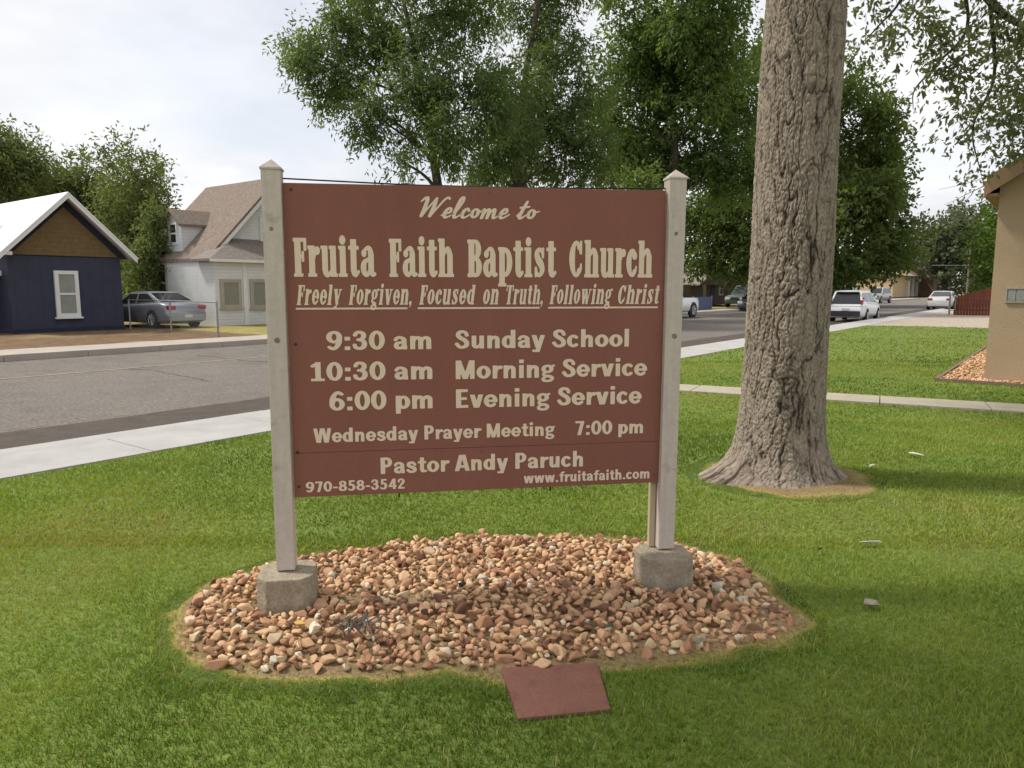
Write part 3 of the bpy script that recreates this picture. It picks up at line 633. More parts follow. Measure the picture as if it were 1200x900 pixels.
def multi(words, G, res, gap, shear, base, cap, name=None):
    objs = []; allP = []
    for t, x0, x1 in words:
        P = line_mesh(t, G, res, gap, shear); a = min(p[0] for q in P for p in q); c = max(p[0] for q in P for p in q); k = (x1 - x0) / (c - a)
        allP += [[(x0 + (p[0] - a) * k, p[1]) for p in q] for q in P]
    return put(allP, min(w[1] for w in words), max(w[2] for w in words), base, cap)
multi((('Fruita', .034, .390), ('Faith', .447, .736), ('Baptist', .797, 1.210), ('Church', 1.270, 1.673)), SLABG, .021, .065, 0, .999, .163)
SLABT = dict(SLABG)
multi((('Freely', .040, .239), ('Forgiven,', .265, .543), ('Focused', .577, .834), ('on', .868, .940), ('Truth,', .975, 1.146), ('Following', 1.178, 1.482), ('Christ', 1.508, 1.714)), SLABT, .021, .08, .2, .873, .087)
for x0, x1 in ((.036, .524), (.570, 1.132), (1.172, 1.705)):
    MB().box(x0, -.0013, ZB + .8525, x1, .0004, ZB + .8605).build('underline', M['letter'], panel)
arch = lambda x: q_((x + .14, .42, .12), (x + .2, .56, .15), (x + .31, .61, .16), (x + .4, .54, .19), (x + .415, .42, .19))
SANS = {
 '0': (.62, [a_(.31, .5, .2, .425, 0, 360, .2, .15)]), '1': (.6, [b(.06, 0, .56, .13), b(.22, 0, .42, 1), s_g(.13, .8, .3, .92, .15)]),
 '2': (.6, [q_((.12, .7, .17), (.17, .88, .15), (.31, .925, .15), (.44, .82, .18), (.43, .62, .19), (.22, .28, .16), (.14, .1, .15)), b(.07, 0, .55, .15)]),
 '3': (.6, [q_((.11, .78, .16), (.17, .9, .15), (.3, .925, .15), (.42, .84, .18), (.42, .66, .18), (.31, .545, .14), (.22, .535, .13)), q_((.28, .535, .14), (.42, .46, .17), (.46, .29, .2), (.4, .13, .18), (.27, .075, .15), (.14, .12, .15), (.09, .25, .16))]),
 '4': (.64, [b(.35, 0, .54, 1), b(.04, .2, .62, .34), k_(.12, .27, .41, 1., .17)]),
 '5': (.6, [b(.12, .85, .52, 1), b(.11, .5, .27, 1), q_((.17, .54, .14), (.29, .6, .15), (.42, .5, .19), (.46, .32, .2), (.4, .13, .18), (.26, .075, .15), (.1, .15, .15))]),
 '6': (.62, [a_(.31, .32, .195, .25, 0, 360, .2, .14), q_((.115, .34, .2), (.14, .62, .2), (.25, .86, .17), (.38, .925, .15), (.5, .84, .14))]),
 '7': (.6, [b(.05, .85, .56, 1), k_(.27, 0, .45, .88, .2)]), '8': (.62, [a_(.31, .735, .17, .19, 0, 360, .18, .14), a_(.31, .29, .2, .215, 0, 360, .2, .14)]),
 '9': (.62, [a_(.31, .68, .195, .25, 0, 360, .2, .14), q_((.505, .66, .2), (.48, .38, .2), (.37, .14, .17), (.24, .075, .15), (.12, .16, .14))]),
 ':': (.32, [b(.06, 0, .26, .19), b(.06, .5, .26, .69)]), '-': (.4, [b(.04, .3, .36, .45)]), '.': (.3, [b(.05, 0, .25, .19)]), ' ': (.26, []),
 'a': (.58, [b(.33, .04, .52, .48), q_((.1, .51, .15), (.17, .61, .14), (.29, .63, .14), (.41, .54, .18), (.425, .42, .19)), q_((.42, .37, .12), (.27, .36, .13), (.14, .29, .17), (.13, .15, .18), (.2, .07, .14), (.32, .09, .14), (.42, .2, .12)), b(.37, 0, .54, .2)]),
 'c': (.53, [a_(.28, .35, .18, .28, 48, 312, .2, .14)]), 'd': (.63, [a_(.27, .35, .17, .28, 0, 360, .2, .14), b(.38, 0, .57, 1)]),
 'e': (.58, [a_(.29, .35, .195, .28, 0, 315, .19, .14), b(.2, .285, .575, .405)]), 'f': (.42, [b(.12, 0, .31, .78), b(.02, .57, .43, .7), q_((.215, .76, .19), (.26, .89, .17), (.41, .925, .14))]),
 'g': (.6, [a_(.28, .47, .17, .17, 0, 360, .18, .12), q_((.18, .28, .11), (.11, .2, .12), (.17, .1, .13), (.38, .06, .15), (.49, -.04, .15), (.42, -.16, .13), (.27, -.195, .12), (.11, -.15, .13), (.1, -.05, .13), (.2, .04, .11)), s_g(.42, .6, .55, .65, .11)]),
 'h': (.64, [b(.06, 0, .25, 1), b(.38, 0, .57, .44), arch(.06)]), 'i': (.31, [b(.06, 0, .25, .7), b(.06, .81, .25, 1)]), 'l': (.31, [b(.06, 0, .25, 1)]),
 'm': (.94, [b(.06, 0, .25, .7), b(.37, 0, .56, .44), b(.68, 0, .87, .44), arch(.05), arch(.36)]), 'n': (.64, [b(.06, 0, .25, .7), b(.38, 0, .57, .44), arch(.06)]),
 'o': (.6, [a_(.3, .35, .195, .28, 0, 360, .2, .14)]), 'p': (.63, [b(.06, -.24, .25, .7), a_(.36, .35, .17, .28, 0, 360, .2, .14)]),
 'r': (.44, [b(.06, 0, .25, .7), q_((.2, .4, .14), (.26, .56, .16), (.39, .6, .19))]),
 's': (.54, [q_((.43, .5, .14), (.36, .61, .14), (.26, .63, .14), (.14, .58, .16), (.14, .45, .17), (.28, .355, .18), (.41, .27, .18), (.42, .14, .17), (.33, .07, .14), (.21, .07, .14), (.09, .17, .14))]),
 't': (.43, [b(.12, .14, .31, .92), b(.02, .57, .42, .7), q_((.215, .18, .19), (.25, .09, .16), (.4, .085, .13))]),
 'u': (.63, [b(.06, .24, .25, .7), b(.38, 0, .57, .7), q_((.155, .27, .19), (.165, .15, .18), (.25, .08, .16), (.36, .13, .14), (.43, .26, .12))]),
 'v': (.58, [k_(.11, .7, .27, 0, .2), k_(.47, .7, .31, 0, .2)]), 'w': (.86, [k_(.1, .7, .23, 0, .18), k_(.39, .7, .28, 0, .16), k_(.47, .7, .57, 0, .16), k_(.75, .7, .62, 0, .18)]),
 'y': (.58, [k_(.11, .7, .28, .0, .2), k_(.48, .7, .25, -.24, .19), s_g(.1, -.17, .22, -.175, .13)]),
 'A': (.72, [k_(.1, 0, .31, 1, .21), k_(.62, 0, .41, 1, .21), b(.17, .2, .54, .35)]), 'E': (.61, [b(.06, 0, .27, 1), b(.06, .85, .55, 1), b(.06, 0, .57, .15), b(.06, .43, .51, .57)]),
 'M': (.9, [b(.06, 0, .25, 1), b(.65, 0, .84, 1), k_(.18, 1, .45, .0, .2), k_(.72, 1, .45, .0, .2)]), 'P': (.64, [b(.06, 0, .27, 1), a_(.35, .7, .155, .225, -90, 90, .2, .15), b(.2, .4, .36, .55), b(.2, .85, .36, 1)]),
 'S': (.62, [q_((.5, .73, .16), (.45, .87, .15), (.31, .925, .15), (.17, .86, .18), (.15, .7, .19), (.26, .575, .2), (.41, .46, .2), (.49, .32, .2), (.47, .16, .19), (.33, .075, .15), (.19, .1, .15), (.09, .25, .17))]),
 'W': (1.0, [k_(.11, 1, .26, 0, .2), k_(.46, 1, .32, 0, .18), k_(.54, 1, .68, 0, .18), k_(.89, 1, .74, 0, .2)]), }
def sans(body, x0, x1, base, cap, parent=None, zf=.0012):
    put(line_mesh(body, SANS, .024 if cap > .07 else .034, .02), x0, x1, base, cap, 'letter', parent, zf)
for t, x0, x1, bs, cp in (('9:30 am', .162, .629, .671, .086), ('Sunday School', .736, 1.565, .671, .084), ('10:30 am', .090, .632, .533, .085), ('Morning Service', .739, 1.659, .530, .086),
                          ('6:00 pm', .167, .631, .397, .088), ('Evening Service', .739, 1.635, .395, .087), ('Wednesday Prayer Meeting', .093, 1.209, .251, .066), ('7:00 pm', 1.308, 1.645, .249, .068)):
    sans(t, x0, x1, bs, cp)
for t, x0, x1, bs, cp in (('Pastor Andy Paruch', .388, 1.348, .095, .077), ('970-858-3542', .050, .497, .0215, .049), ('www.fruitafaith.com', 1.059, 1.684, .0225, .051)):
    sans(t, x0, x1, bs, cp, low, .0003)

# red paver at the front of the bed
mb = MB(); mb.prism([(p.x, p.y) for p in SLAB], -.06, .004); o = mb.build('paver', M['paver'], bevel=.006)
tag(o, 'flat reddish brown concrete paver set in the grass at the front of the stone bed', 'paver')
# bits lying on the lawn
def chip(name, px, py, L_, W_, T_, rot, m, label, cat):
    me = stone_mesh(0, 1., .5, .6); me.materials.append(m); o = link(name, me); p = at(px, py, .03); p.z = cz(p) + .022
    o.location = p; o.scale = (L_, W_, T_); o.rotation_euler = (rnd.uniform(-.1, .1), rnd.uniform(-.1, .1), rot); tag(o, label, cat)
barkm = pm('bark_chip', rgb(178, 168, 148), rgb(140, 130, 112), 6., .95, .6, 20., fine=.3); palem = pm('pale_chip', rgb(206, 202, 192), rgb(180, 174, 160), 8., .9)
chip('bark_piece', 1022, 633, .085, .03, .02, .15, palem, 'long pale piece of bark lying flat on the grass right of the bed', 'bark')
chip('bark_piece', 1021, 706, .034, .062, .036, .2, barkm, 'grey chunk of bark standing in the grass nearest the photographer', 'bark')
chip('bark_piece', 1072, 531, .085, .045, .02, -.8, palem, 'white shred of bark on the lawn farthest from the bed', 'bark')
chip('bark_piece', 1019, 546, .06, .035, .014, .5, palem, 'small pale scrap of bark on the lawn just right of the big trunk', 'bark')
chip('bark_piece', 961, 641, .03, .024, .014, .9, pm('dark_chip', rgb(80, 66, 52), rgb(60, 48, 38), 6., .95), 'dark brown scrap of bark in the grass between the bed and the long pale piece', 'bark')

# ------------------------------------------------------------------ trees
def leafcloud(clusters, size, droop, aspect=.36, twig=12, tl=.6, spread=.45, clumps=10, csz=.42):
    """clusters: (centre, radii, leaves); leaves sit along twigs that start inside the cluster and run outwards"""
    Vs = []; Ts = []
    for (c, r, n) in clusters:
        nt_ = max(1, int(n / twig)); d = RN.normal(0, 1, (nt_, 3)); d /= np.linalg.norm(d, axis=1)[:, None]
        rad = RN.random(nt_) ** .42; ns = clumps; sc = RN.normal(0, 1, (ns, 3)); sc /= np.linalg.norm(sc, axis=1)[:, None]; sc *= (RN.random(ns) ** .4)[:, None]; who = RN.integers(0, ns, nt_)
        P = np.array(c) + (sc[who] * .82 + d * rad[:, None] * (csz * (.6 + .8 * RN.random(ns)))[who][:, None]) * np.array(r)
        dirv = d * .6 + RN.normal(0, .55, (nt_, 3)); dirv[:, 2] -= droop; dirv /= np.linalg.norm(dirv, axis=1)[:, None]
        t = RN.random((nt_, twig)); ct = RN.normal(0, .09)
        base = P[:, None, :] + dirv[:, None, :] * (t * tl)[..., None] * (.6 + .8 * RN.random((nt_, 1)))[..., None] + RN.normal(0, size * spread, (nt_, twig, 3))
        ld = dirv[:, None, :] * .7 + RN.normal(0, .6, (nt_, twig, 3)); ld[..., 2] -= droop * .7; ld /= np.linalg.norm(ld, axis=2)[..., None]
        sd_ = np.cross(ld, RN.normal(0, 1, ld.shape)); sd_ /= np.linalg.norm(sd_, axis=2)[..., None] + 1e-9
        L_ = size * (.7 + .85 * RN.random((nt_, twig)))[..., None]; Wd = L_ * aspect
        q = np.stack([base, base + ld * L_ * .45 + sd_ * Wd * .5, base + ld * L_, base + ld * L_ * .45 - sd_ * Wd * .5], 2).reshape(-1, 4, 3)
        Vs.append(q); tt = .5 + ct + RN.normal(0, .13, (nt_, 1)) + RN.normal(0, .08, (nt_, twig)); Ts.append(np.repeat(np.clip(tt, 0, 1).ravel(), 4))
    V = np.concatenate(Vs); return V.reshape(-1, 3), np.concatenate(Ts)
def bend(a, b, k, n=6, sag=0.):
    a, b = Vector(a), Vector(b); L_ = (b - a).length; m = [Vector((rnd.gauss(0, 1), rnd.gauss(0, 1), rnd.gauss(0, .5))) * L_ * k for _ in range(2)]
    o = []
    for i in range(n + 1):
        t = i / n; o.append(a.lerp(b, t) + m[0] * math.sin(math.pi * t) + m[1] * math.sin(2 * math.pi * t) * .5 + Vector((0, 0, sag * L_ * math.sin(math.pi * t))))
    return o
def tree(name, label, base, top, r0, clusters, size, cm, droop=.25, nodes=None, twig=12, tl=.6, aspect=.36, group=None, bark=None, subs=5, cat='tree'):
    base = Vector(base); t = thing(name, label, cat, base, 0, group); mb = MB()
    trunk = bend(base - Vector((0, 0, .2)), top, .03, 10); n = len(trunk)
    mb.tube([p - base for p in trunk], [r0 * (1.25 if i == 0 else 1) * (1 - .75 * i / (n - 1)) for i in range(n)], 10)
    for (c, r, _) in clusters:
        c = Vector(c); hmin = .25 * (Vector(top).z - base.z) + base.z
        zt = max(hmin, min(c.z - .55 * (c.xy - base.xy).length - .1, Vector(top).z)); 
        k = min(range(n), key=lambda i: abs(trunk[i].z - zt)); rl = max(.03, r0 * .42 * (1 - .6 * k / n))
        limb = bend(trunk[k], c, .07, 6, .06); mb.tube([p - base for p in limb], [rl * (1 - .8 * i / 6) for i in range(7)], 6, False)
        for _ in range(subs):
            e = c + Vector((rnd.gauss(0, .5) * r[0], rnd.gauss(0, .5) * r[1], rnd.gauss(0, .5) * r[2])); q = limb[rnd.randrange(3, 7)]
            sbn = bend(q, e, .1, 4); mb.tube([p - base for p in sbn], [rl * .28 * (1 - .8 * i / 4) for i in range(5)], 4, False)
    mb.build('trunk', bark or M['bark_far'], t, smooth=True)
    V, T = leafcloud(clusters, size, droop, aspect, twig, tl); V = V - np.array(base)
    nq = len(V) // 4; me = npmesh('crown', V, np.arange(len(V)), np.arange(nq) * 4, cm, T); link('crown', me, t)
    return t
DEN = 2.5
def cl(Y, lst, dens, dy=1.0):
    """picture-sized clumps given real depth: each gets its own distance round the tree's axis"""
    o = []
    for (px, py, rx, ry, *kk) in lst:
        y = Y + rnd.uniform(-1, 1) * dy; c = aty(px, py, y); s = y / F; k = kk[0] if kk else 1
        a, b2 = rx * s, ry * s; o.append((tuple(c), (a, (a + b2) * .55, b2), int(DEN * dens * k * rx * ry / 100)))
    return o
GL = lambda n, d, m, l, tr=.4: tintmat(n, [(0, d), (.5, m), (1, l)], .55, tr, .25)
locust = GL('locust_leaf', (.078, .125, .05), (.122, .182, .072), (.182, .242, .098), .58)
elm = GL('elm_leaf', (.078, .13, .042), (.122, .192, .062), (.185, .262, .085), .58)
dkgreen = GL('dark_leaf', (.062, .098, .03), (.098, .145, .042), (.15, .20, .058), .52)
pale = GL('pale_leaf', (.075, .098, .055), (.11, .135, .075), (.16, .185, .10), .3)
bright = GL('bright_leaf', (.06, .12, .02), (.10, .17, .03), (.16, .24, .05))
cotton = GL('cottonwood_leaf', (.078, .10, .055), (.125, .152, .08), (.19, .215, .11), .48)
left1 = GL('backyard_leaf', (.088, .116, .046), (.128, .165, .062), (.18, .215, .085), .52)

Y = 33; c = cl(Y, [(352, 48, 26, 14, .6), (372, 62, 36, 32), (420, 35, 50, 38), (395, 100, 36, 32), (432, 126, 34, 40, .8), (475, 50, 50, 45), (478, 160, 26, 30, .55), (505, 105, 48, 45), (540, 20, 45, 36, .9), (565, 120, 36, 40), (538, 165, 40, 40), (520, -45, 80, 45), (430, -30, 60, 35), (470, 190, 22, 16, .4)], 105, 2.2)
tree('locust_tree', 'feathery locust tree rising behind the left half of the sign top', rd(*uv(aty(545, 345, Y)), -.1), aty(470, -10, Y), .30, c, .20, locust, .55, tl=.8, aspect=.3)
Y = 37; c = cl(Y, [(600, 105, 38, 55), (595, 180, 40, 36), (640, 30, 38, 48, .9), (622, 150, 42, 40), (655, 175, 36, 40, .9), (640, 90, 30, 40), (600, 15, 26, 20, .7), (640, -50, 80, 45), (685, 110, 34, 40, .6), (690, 170, 36, 34, .8), (560, 200, 30, 22, .8), (612, 205, 30, 18, .8), (655, 135, 34, 30, .8), (690, 205, 30, 20, .7), (668, 60, 24, 30, .6)], 105, 2.2)
tree('locust_tree', 'locust tree with upright dark stems behind the middle of the sign', rd(*uv(aty(578, 345, Y)), -.1), aty(640, -30, Y), .32, c, .21, locust, .55, tl=.8, aspect=.3)
Y = 46; c = cl(Y, [(735, 75, 40, 60, .8), (765, 40, 40, 46), (810, 30, 48, 50), (855, 40, 40, 40, .8), (750, 140, 48, 50), (805, 120, 50, 55), (860, 120, 42, 52), (718, 180, 40, 36, .8), (775, 195, 45, 32), (830, 190, 48, 46), (875, 190, 40, 50), (745, 210, 30, 20, .8), (820, -35, 80, 40), (740, -5, 36, 20, .6), (705, 130, 34, 40, .8), (780, 90, 40, 40, .8), (850, 80, 40, 40, .8)], 100, 3)
tree('elm_tree', 'bushy bright green elm tree over the sign right half, left of the big trunk', rd(*uv(aty(770, 350, Y)), -.1), aty(790, 30, Y), .42, c, .25, elm, .4, tl=1.0, aspect=.42)
Y = 56; c = cl(Y, [(825, 255, 48, 40), (870, 255, 46, 46), (895, 300, 40, 38), (850, 296, 40, 26, .8), (812, 290, 24, 30, .8), (900, 215, 40, 45), (835, 305, 24, 16, .7), (870, 318, 22, 14, .6)], 110, 2)
tree('shade_tree', 'low dark shade tree standing in front of the gabled porch house', rd(*uv(aty(905, 352, Y)), -.1), aty(880, 240, Y), .4, c, .28, dkgreen, .3, tl=1.0, aspect=.45)
Y = 68; c = cl(Y, [(940, 150, 60, 60), (995, 100, 30, 34, .8), (1010, 145, 44, 36), (1035, 190, 36, 36), (1000, 195, 46, 40), (960, 240, 50, 60), (1005, 250, 50, 42), (1035, 262, 36, 30), (1052, 296, 26, 20), (1010, 305, 46, 26), (980, 320, 46, 22), (1045, 225, 26, 24), (930, 60, 50, 50)], 105, 4)
tree('maple_tree', 'big dark green tree across the street showing right of the big trunk', rd(*uv(aty(975, 346, Y)), -.1), aty(970, 120, Y), .55, c, .36, dkgreen, .25, tl=1.3, aspect=.5)
Y = 150; c = cl(Y, [(1090, 285, 24, 28), (1112, 270, 26, 24), (1132, 262, 26, 22), (1105, 305, 32, 20), (1135, 295, 30, 30), (1078, 272, 12, 12), (1150, 300, 20, 30)], 120, 6)
tree('cottonwood_tree', 'pale grey green cottonwood far down the street behind the beige building', rd(*uv(aty(1108, 341, Y)), -.2), aty(1112, 280, Y), .8, c, .75, pale, .1, tl=2.5, aspect=.55)
Y = 62; c = cl(Y, [(1155, 280, 20, 30), (1166, 250, 22, 22), (1172, 300, 22, 26), (1160, 322, 16, 14)], 110, 1.5)
tree('ash_tree', 'yellow green tree beyond the red fence beside the stucco building', rd(*uv(aty(1172, 348, Y)), -.1), aty(1170, 270, Y), .25, c, .3, bright, .3, tl=1.2, aspect=.5)
Y = 44; c = cl(Y, [(12, 158, 26, 18, .6), (-10, 200, 46, 46), (28, 205, 34, 32), (-40, 170, 40, 40)], 105, 2)
tree('backyard_tree', 'dark thin topped tree at the left edge behind the blue house', rd(*uv(aty(-5, 350, Y)), -.1), aty(5, 175, Y), .25, c, .24, left1, .35, tl=.9)
Y = 47; c = cl(Y, [(65, 215, 36, 28), (100, 205, 34, 28), (120, 235, 36, 36), (85, 245, 40, 30), (50, 228, 34, 26), (110, 262, 40, 30)], 115, 2)
tree('backyard_tree', 'rounded green tree showing above the ridge of the blue house', rd(*uv(aty(95, 350, Y)), -.1), aty(95, 215, Y), .28, c, .26, left1, .4, tl=.9)
Y = 42; c = cl(Y, [(128, 182, 14, 26, .5), (165, 185, 14, 34, .5), (150, 215, 30, 26, .8), (172, 225, 20, 34, .8), (140, 250, 30, 34), (172, 268, 24, 34), (150, 290, 30, 30), (172, 310, 22, 26), (184, 240, 14, 28), (182, 205, 12, 26, .7)], 110, 1.5)
tree('backyard_tree', 'tall spiky topped tree between the blue house and the white house', rd(*uv(aty(152, 360, Y)), -.1), aty(155, 200, Y), .22, c, .22, left1, .3, tl=.9)
Y = 33.5; c = cl(Y, [(172, 290, 20, 24), (164, 325, 20, 24), (182, 325, 16, 30), (166, 355, 18, 16), (186, 285, 12, 26), (180, 250, 14, 20)], 120, .8)
tree('garden_shrub', 'tall green shrub behind the silver sedan', rd(*uv(aty(168, 372, Y)), -.1), aty(168, 310, Y), .1, c, .18, left1, .5, tl=.6, cat='shrub')
Y = 62; c = cl(Y, [(175, 320, 26, 40), (205, 335, 22, 30), (160, 340, 30, 30), (230, 330, 30, 40)], 90, 1)
tree('garden_shrub', 'dark hedge tree far behind the gap between the two houses', rd(*uv(aty(185, 355, Y)), -.1), aty(185, 320, Y), .14, c, .3, dkgreen, .3, tl=.8, cat='shrub')

Y = 95; c = cl(Y, [(820, 335, 30, 14), (870, 330, 30, 16), (915, 325, 40, 20), (960, 330, 30, 16)], 110, 2)
tree('far_hedge', 'dark clump of bushes far behind the brown porch house', rd(*uv(aty(880, 345, Y)), -.2), aty(880, 325, Y), .15, c, .45, dkgreen, .2, tl=1., cat='bushes')

# far-off belt of trees closing the view behind the yards
belt = []
for k in range(46):
    u_b = 8 + k * 4.4 + rnd.uniform(-2, 2); p = rd(u_b, -66 - rnd.uniform(0, 10) - .1 * k, 0); hb_ = rnd.uniform(2.2, 3.8); belt.append(((p.x, p.y, hb_ * .8), (3.2, 3.2, hb_), 900))
for k in range(16):
    p = aty(1120 + k * 9, 338, 175 + rnd.uniform(-8, 8)); hb_ = rnd.uniform(2.5, 4.); belt.append(((p.x, p.y, hb_ * .6), (3.5, 3.5, hb_), 800))
V, T = leafcloud(belt, .5, .15, .55, 12, 1.2)
tag(link('far_tree_belt', npmesh('far_tree_belt', V, np.arange(len(V)), np.arange(len(V) // 4) * 4, left1, T)), kind='stuff')

# the big trunk beside the sign
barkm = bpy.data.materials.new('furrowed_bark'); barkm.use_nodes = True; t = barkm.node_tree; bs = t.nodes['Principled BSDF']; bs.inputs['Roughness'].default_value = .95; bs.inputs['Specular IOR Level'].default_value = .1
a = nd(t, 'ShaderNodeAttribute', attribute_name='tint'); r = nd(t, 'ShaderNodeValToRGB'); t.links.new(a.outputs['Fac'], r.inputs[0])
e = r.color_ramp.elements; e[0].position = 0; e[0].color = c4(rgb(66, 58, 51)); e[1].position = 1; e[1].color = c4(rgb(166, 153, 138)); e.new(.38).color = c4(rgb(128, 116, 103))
co = nd(t, 'ShaderNodeTexCoord'); mpn = nd(t, 'ShaderNodeMapping'); mpn.inputs['Scale'].default_value = (1, 1, .35); t.links.new(co.outputs['Object'], mpn.inputs[0])
n1 = nd(t, 'ShaderNodeTexNoise', Scale=30., Detail=8., Roughness=.7); t.links.new(mpn.outputs[0], n1.inputs['Vector'])
rr = nd(t, 'ShaderNodeMapRange'); rr.inputs[1].default_value, rr.inputs[2].default_value, rr.inputs[3].default_value, rr.inputs[4].default_value = .3, .7, .72, 1.22; t.links.new(n1.outputs['Fac'], rr.inputs[0])
xx = nd(t, 'ShaderNodeMixRGB', blend_type='MULTIPLY'); xx.inputs[0].default_value = 1; t.links.new(r.outputs[0], xx.inputs[1]); t.links.new(rr.outputs[0], xx.inputs[2]); t.links.new(xx.outputs[0], bs.inputs['Base Color'])
n2 = nd(t, 'ShaderNodeTexNoise', Scale=75., Detail=8., Roughness=.75); t.links.new(mpn.outputs[0], n2.inputs['Vector'])
bp = nd(t, 'ShaderNodeBump', Strength=.7, Distance=.012); t.links.new(n2.outputs['Fac'], bp.inputs['Height']); t.links.new(bp.outputs[0], bs.inputs['Normal'])
big = thing('cottonwood_tree', 'large old cottonwood with thick furrowed trunk standing right of the sign', 'tree', (TRK[0], TRK[1], 0))
NA, NZ = 520, 820; V = np.empty((NZ, NA, 3)); TI = np.empty((NZ, NA))
zs = -.12 + 5.6 * (np.arange(NZ) / (NZ - 1)) ** 1.15
for iz, z in enumerate(zs):
    for ia in range(NA):
        th = 2 * math.pi * ia / NA; ca, sa = math.cos(th), math.sin(th); zz = max(z, 0)
        rb = .312 - .016 * zz
        pw = lambda a, k: max(0, math.cos(th - a)) ** k
        lobe = .15 + .74 * pw(3.3, 7) + .52 * pw(-.2, 8) + .30 * pw(-1.75, 10) + .24 * pw(-2.6, 14) + .26 * pw(-.95, 14) + .4 * pw(1.5, 6)
        rb += .02 * math.exp(-zz / .4) + .28 * lobe * math.exp(-zz / .11) + .10 * pw(3.25, 3) * math.exp(-zz / .22)
        rb += .012 * math.sin(2 * th + z * .7) + .009 * math.sin(3 * th - z * 1.1 + 1) + .012 * (noise.noise((ca * 1.2, sa * 1.2, z * .8)))
        x0_, y0_ = ca * .29, sa * .29
        w1 = noise.noise((x0_ * 7, y0_ * 7, z * 3.4)); w2 = noise.noise((x0_ * 7 + 5, y0_ * 7, z * 3.4 + 3)); w3 = noise.noise((x0_ * 22, y0_ * 22, z * 15))
        tw = .035 * w1 + .018 * w3
        P = ((x0_ - tw * sa) * 11.5, (y0_ + tw * ca) * 18, z * 3.0 + w2 * .4)
        v1 = abs(noise.noise(P)); f1 = min(1, v1 * 7.5)
        v2 = abs(noise.noise((P[0] * 2.2 + 8, P[1] * 2.2, P[2] * 2.5 + w3 * .25))); f2 = min(1, v2 * 6.5)
        v3 = abs(noise.noise((P[0] * 4.4, P[1] * 4.4 + 3, P[2] * 6.5 + w3 * .5))); f3 = min(1, v3 * 5)
        fb = noise.fractal((x0_ * 75, y0_ * 75, z * 45), .7, 2., 3)
        soft = .45 + .55 * min(1, max(0, noise.noise((ca * 1.3 + 3, sa * 1.3, z * .7)) * 2. + .6 - .35 * math.cos(th + .9)))
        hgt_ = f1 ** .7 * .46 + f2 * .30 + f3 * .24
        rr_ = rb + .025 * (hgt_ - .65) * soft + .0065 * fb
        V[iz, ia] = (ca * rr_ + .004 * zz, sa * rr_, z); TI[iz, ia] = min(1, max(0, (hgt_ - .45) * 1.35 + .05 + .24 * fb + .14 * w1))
idx = np.arange(NZ * NA).reshape(NZ, NA); nx = np.roll(idx, -1, 1)
q = np.stack([idx[:-1], nx[:-1], nx[1:], idx[1:]], -1).reshape(-1, 4)
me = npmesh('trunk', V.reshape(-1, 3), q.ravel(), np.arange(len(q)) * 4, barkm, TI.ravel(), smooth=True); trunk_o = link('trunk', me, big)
tz = Vector((0, 0, 5.4)); fork = Vector((.05, .1, 7.0)); mb = MB(); mb.tube([tz, tz.lerp(fork, .5), fork], [.25, .24, .22], 20, False)
CR = [((-3.5, -1.5, 9.5), 2.2), ((-1.0, .5, 11.), 2.4), ((1.5, 2.2, 10.5), 2.4), ((3.6, .2, 9.4), 2.2), ((1.0, -3., 9.6), 2.2), ((-2.2, 3., 10.5), 2.2), ((4.2, 4.0, 10.), 2.), ((-5.6, -3.6, 8.8), 1.6), ((4.2, -3.4, 8.6), 1.8), ((0, 0, 13), 2.6), ((6.4, -1.6, 8.4), 1.7), ((-6.9, -2.3, 8.6), 1.3)]
clusters = [(tuple(Vector(c) + Vector((TRK[0], TRK[1], 0))), (r, r, r * .65), int(2300 * r / 2)) for c, r in CR]
for c, r in CR:
    limb = bend(fork - Vector((0, 0, .6 * rnd.random())), c, .06, 8, .08); mb.tube(limb, [.15 * (1 - .8 * i / 8) + .012 for i in range(9)], 8, False)
    for _ in range(9):
        e_ = Vector(c) + Vector((rnd.gauss(0, .5), rnd.gauss(0, .5), rnd.gauss(0, .4))) * r; mb.tube(bend(limb[rnd.randrange(4, 9)], e_, .1, 4), [.03, .022, .016, .01, .006], 5, False)
# limbs that droop into the picture at the upper right
O = Vector((TRK[0], TRK[1], 0))
def limbto(pts, r0, r1):
    P = [Vector(p) for p in cat([tuple(p) for p in pts], 6)]; n_ = len(P); mb.tube(P, [r0 + (r1 - r0) * i / (n_ - 1) for i in range(n_)], 7, False); return P
A = [aty(1020, -330, 8.) - O, aty(1090, -120, 9.4) - O, aty(1160, 0, 10.4) - O, aty(1205, 35, 11) - O, aty(1290, 90, 11.6) - O]
LA = limbto([fork] + A, .12, .02)
LB = limbto([A[1], aty(1135, 20, 10.2) - O, aty(1098, 75, 10.4) - O, aty(1072, 105, 10.6) - O, aty(1070, 128, 10.7) - O], .028, .004)
LC = limbto([A[2], aty(1165, 90, 10.8) - O, aty(1140, 150, 11) - O, aty(1150, 205, 11.2) - O], .03, .006)
LD = limbto([A[1], aty(1060, -10, 9.6) - O, aty(1030, 30, 9.7) - O, aty(1005, 55, 9.7) - O], .026, .004)
for px, py, ex, ey in ((1165, 205, 1100, 222), (1168, 215, 1106, 240), (1150, 222, 1125, 245), (1175, 228, 1118, 252), (1135, 214, 1112, 210)):
    mb.tube(bend(aty(px - 8, py, 12.8) - O, aty(ex, ey, 12.6) - O, .08, 5), [.008, .007, .005, .004, .003, .002], 4, False)
mb.tube(bend(LC[-1], aty(1162, 214, 12.8) - O, .03, 4), [.012, .011, .01, .009, .008], 5, False)
mb.build('limbs', M['bark_far'], trunk_o, smooth=True)
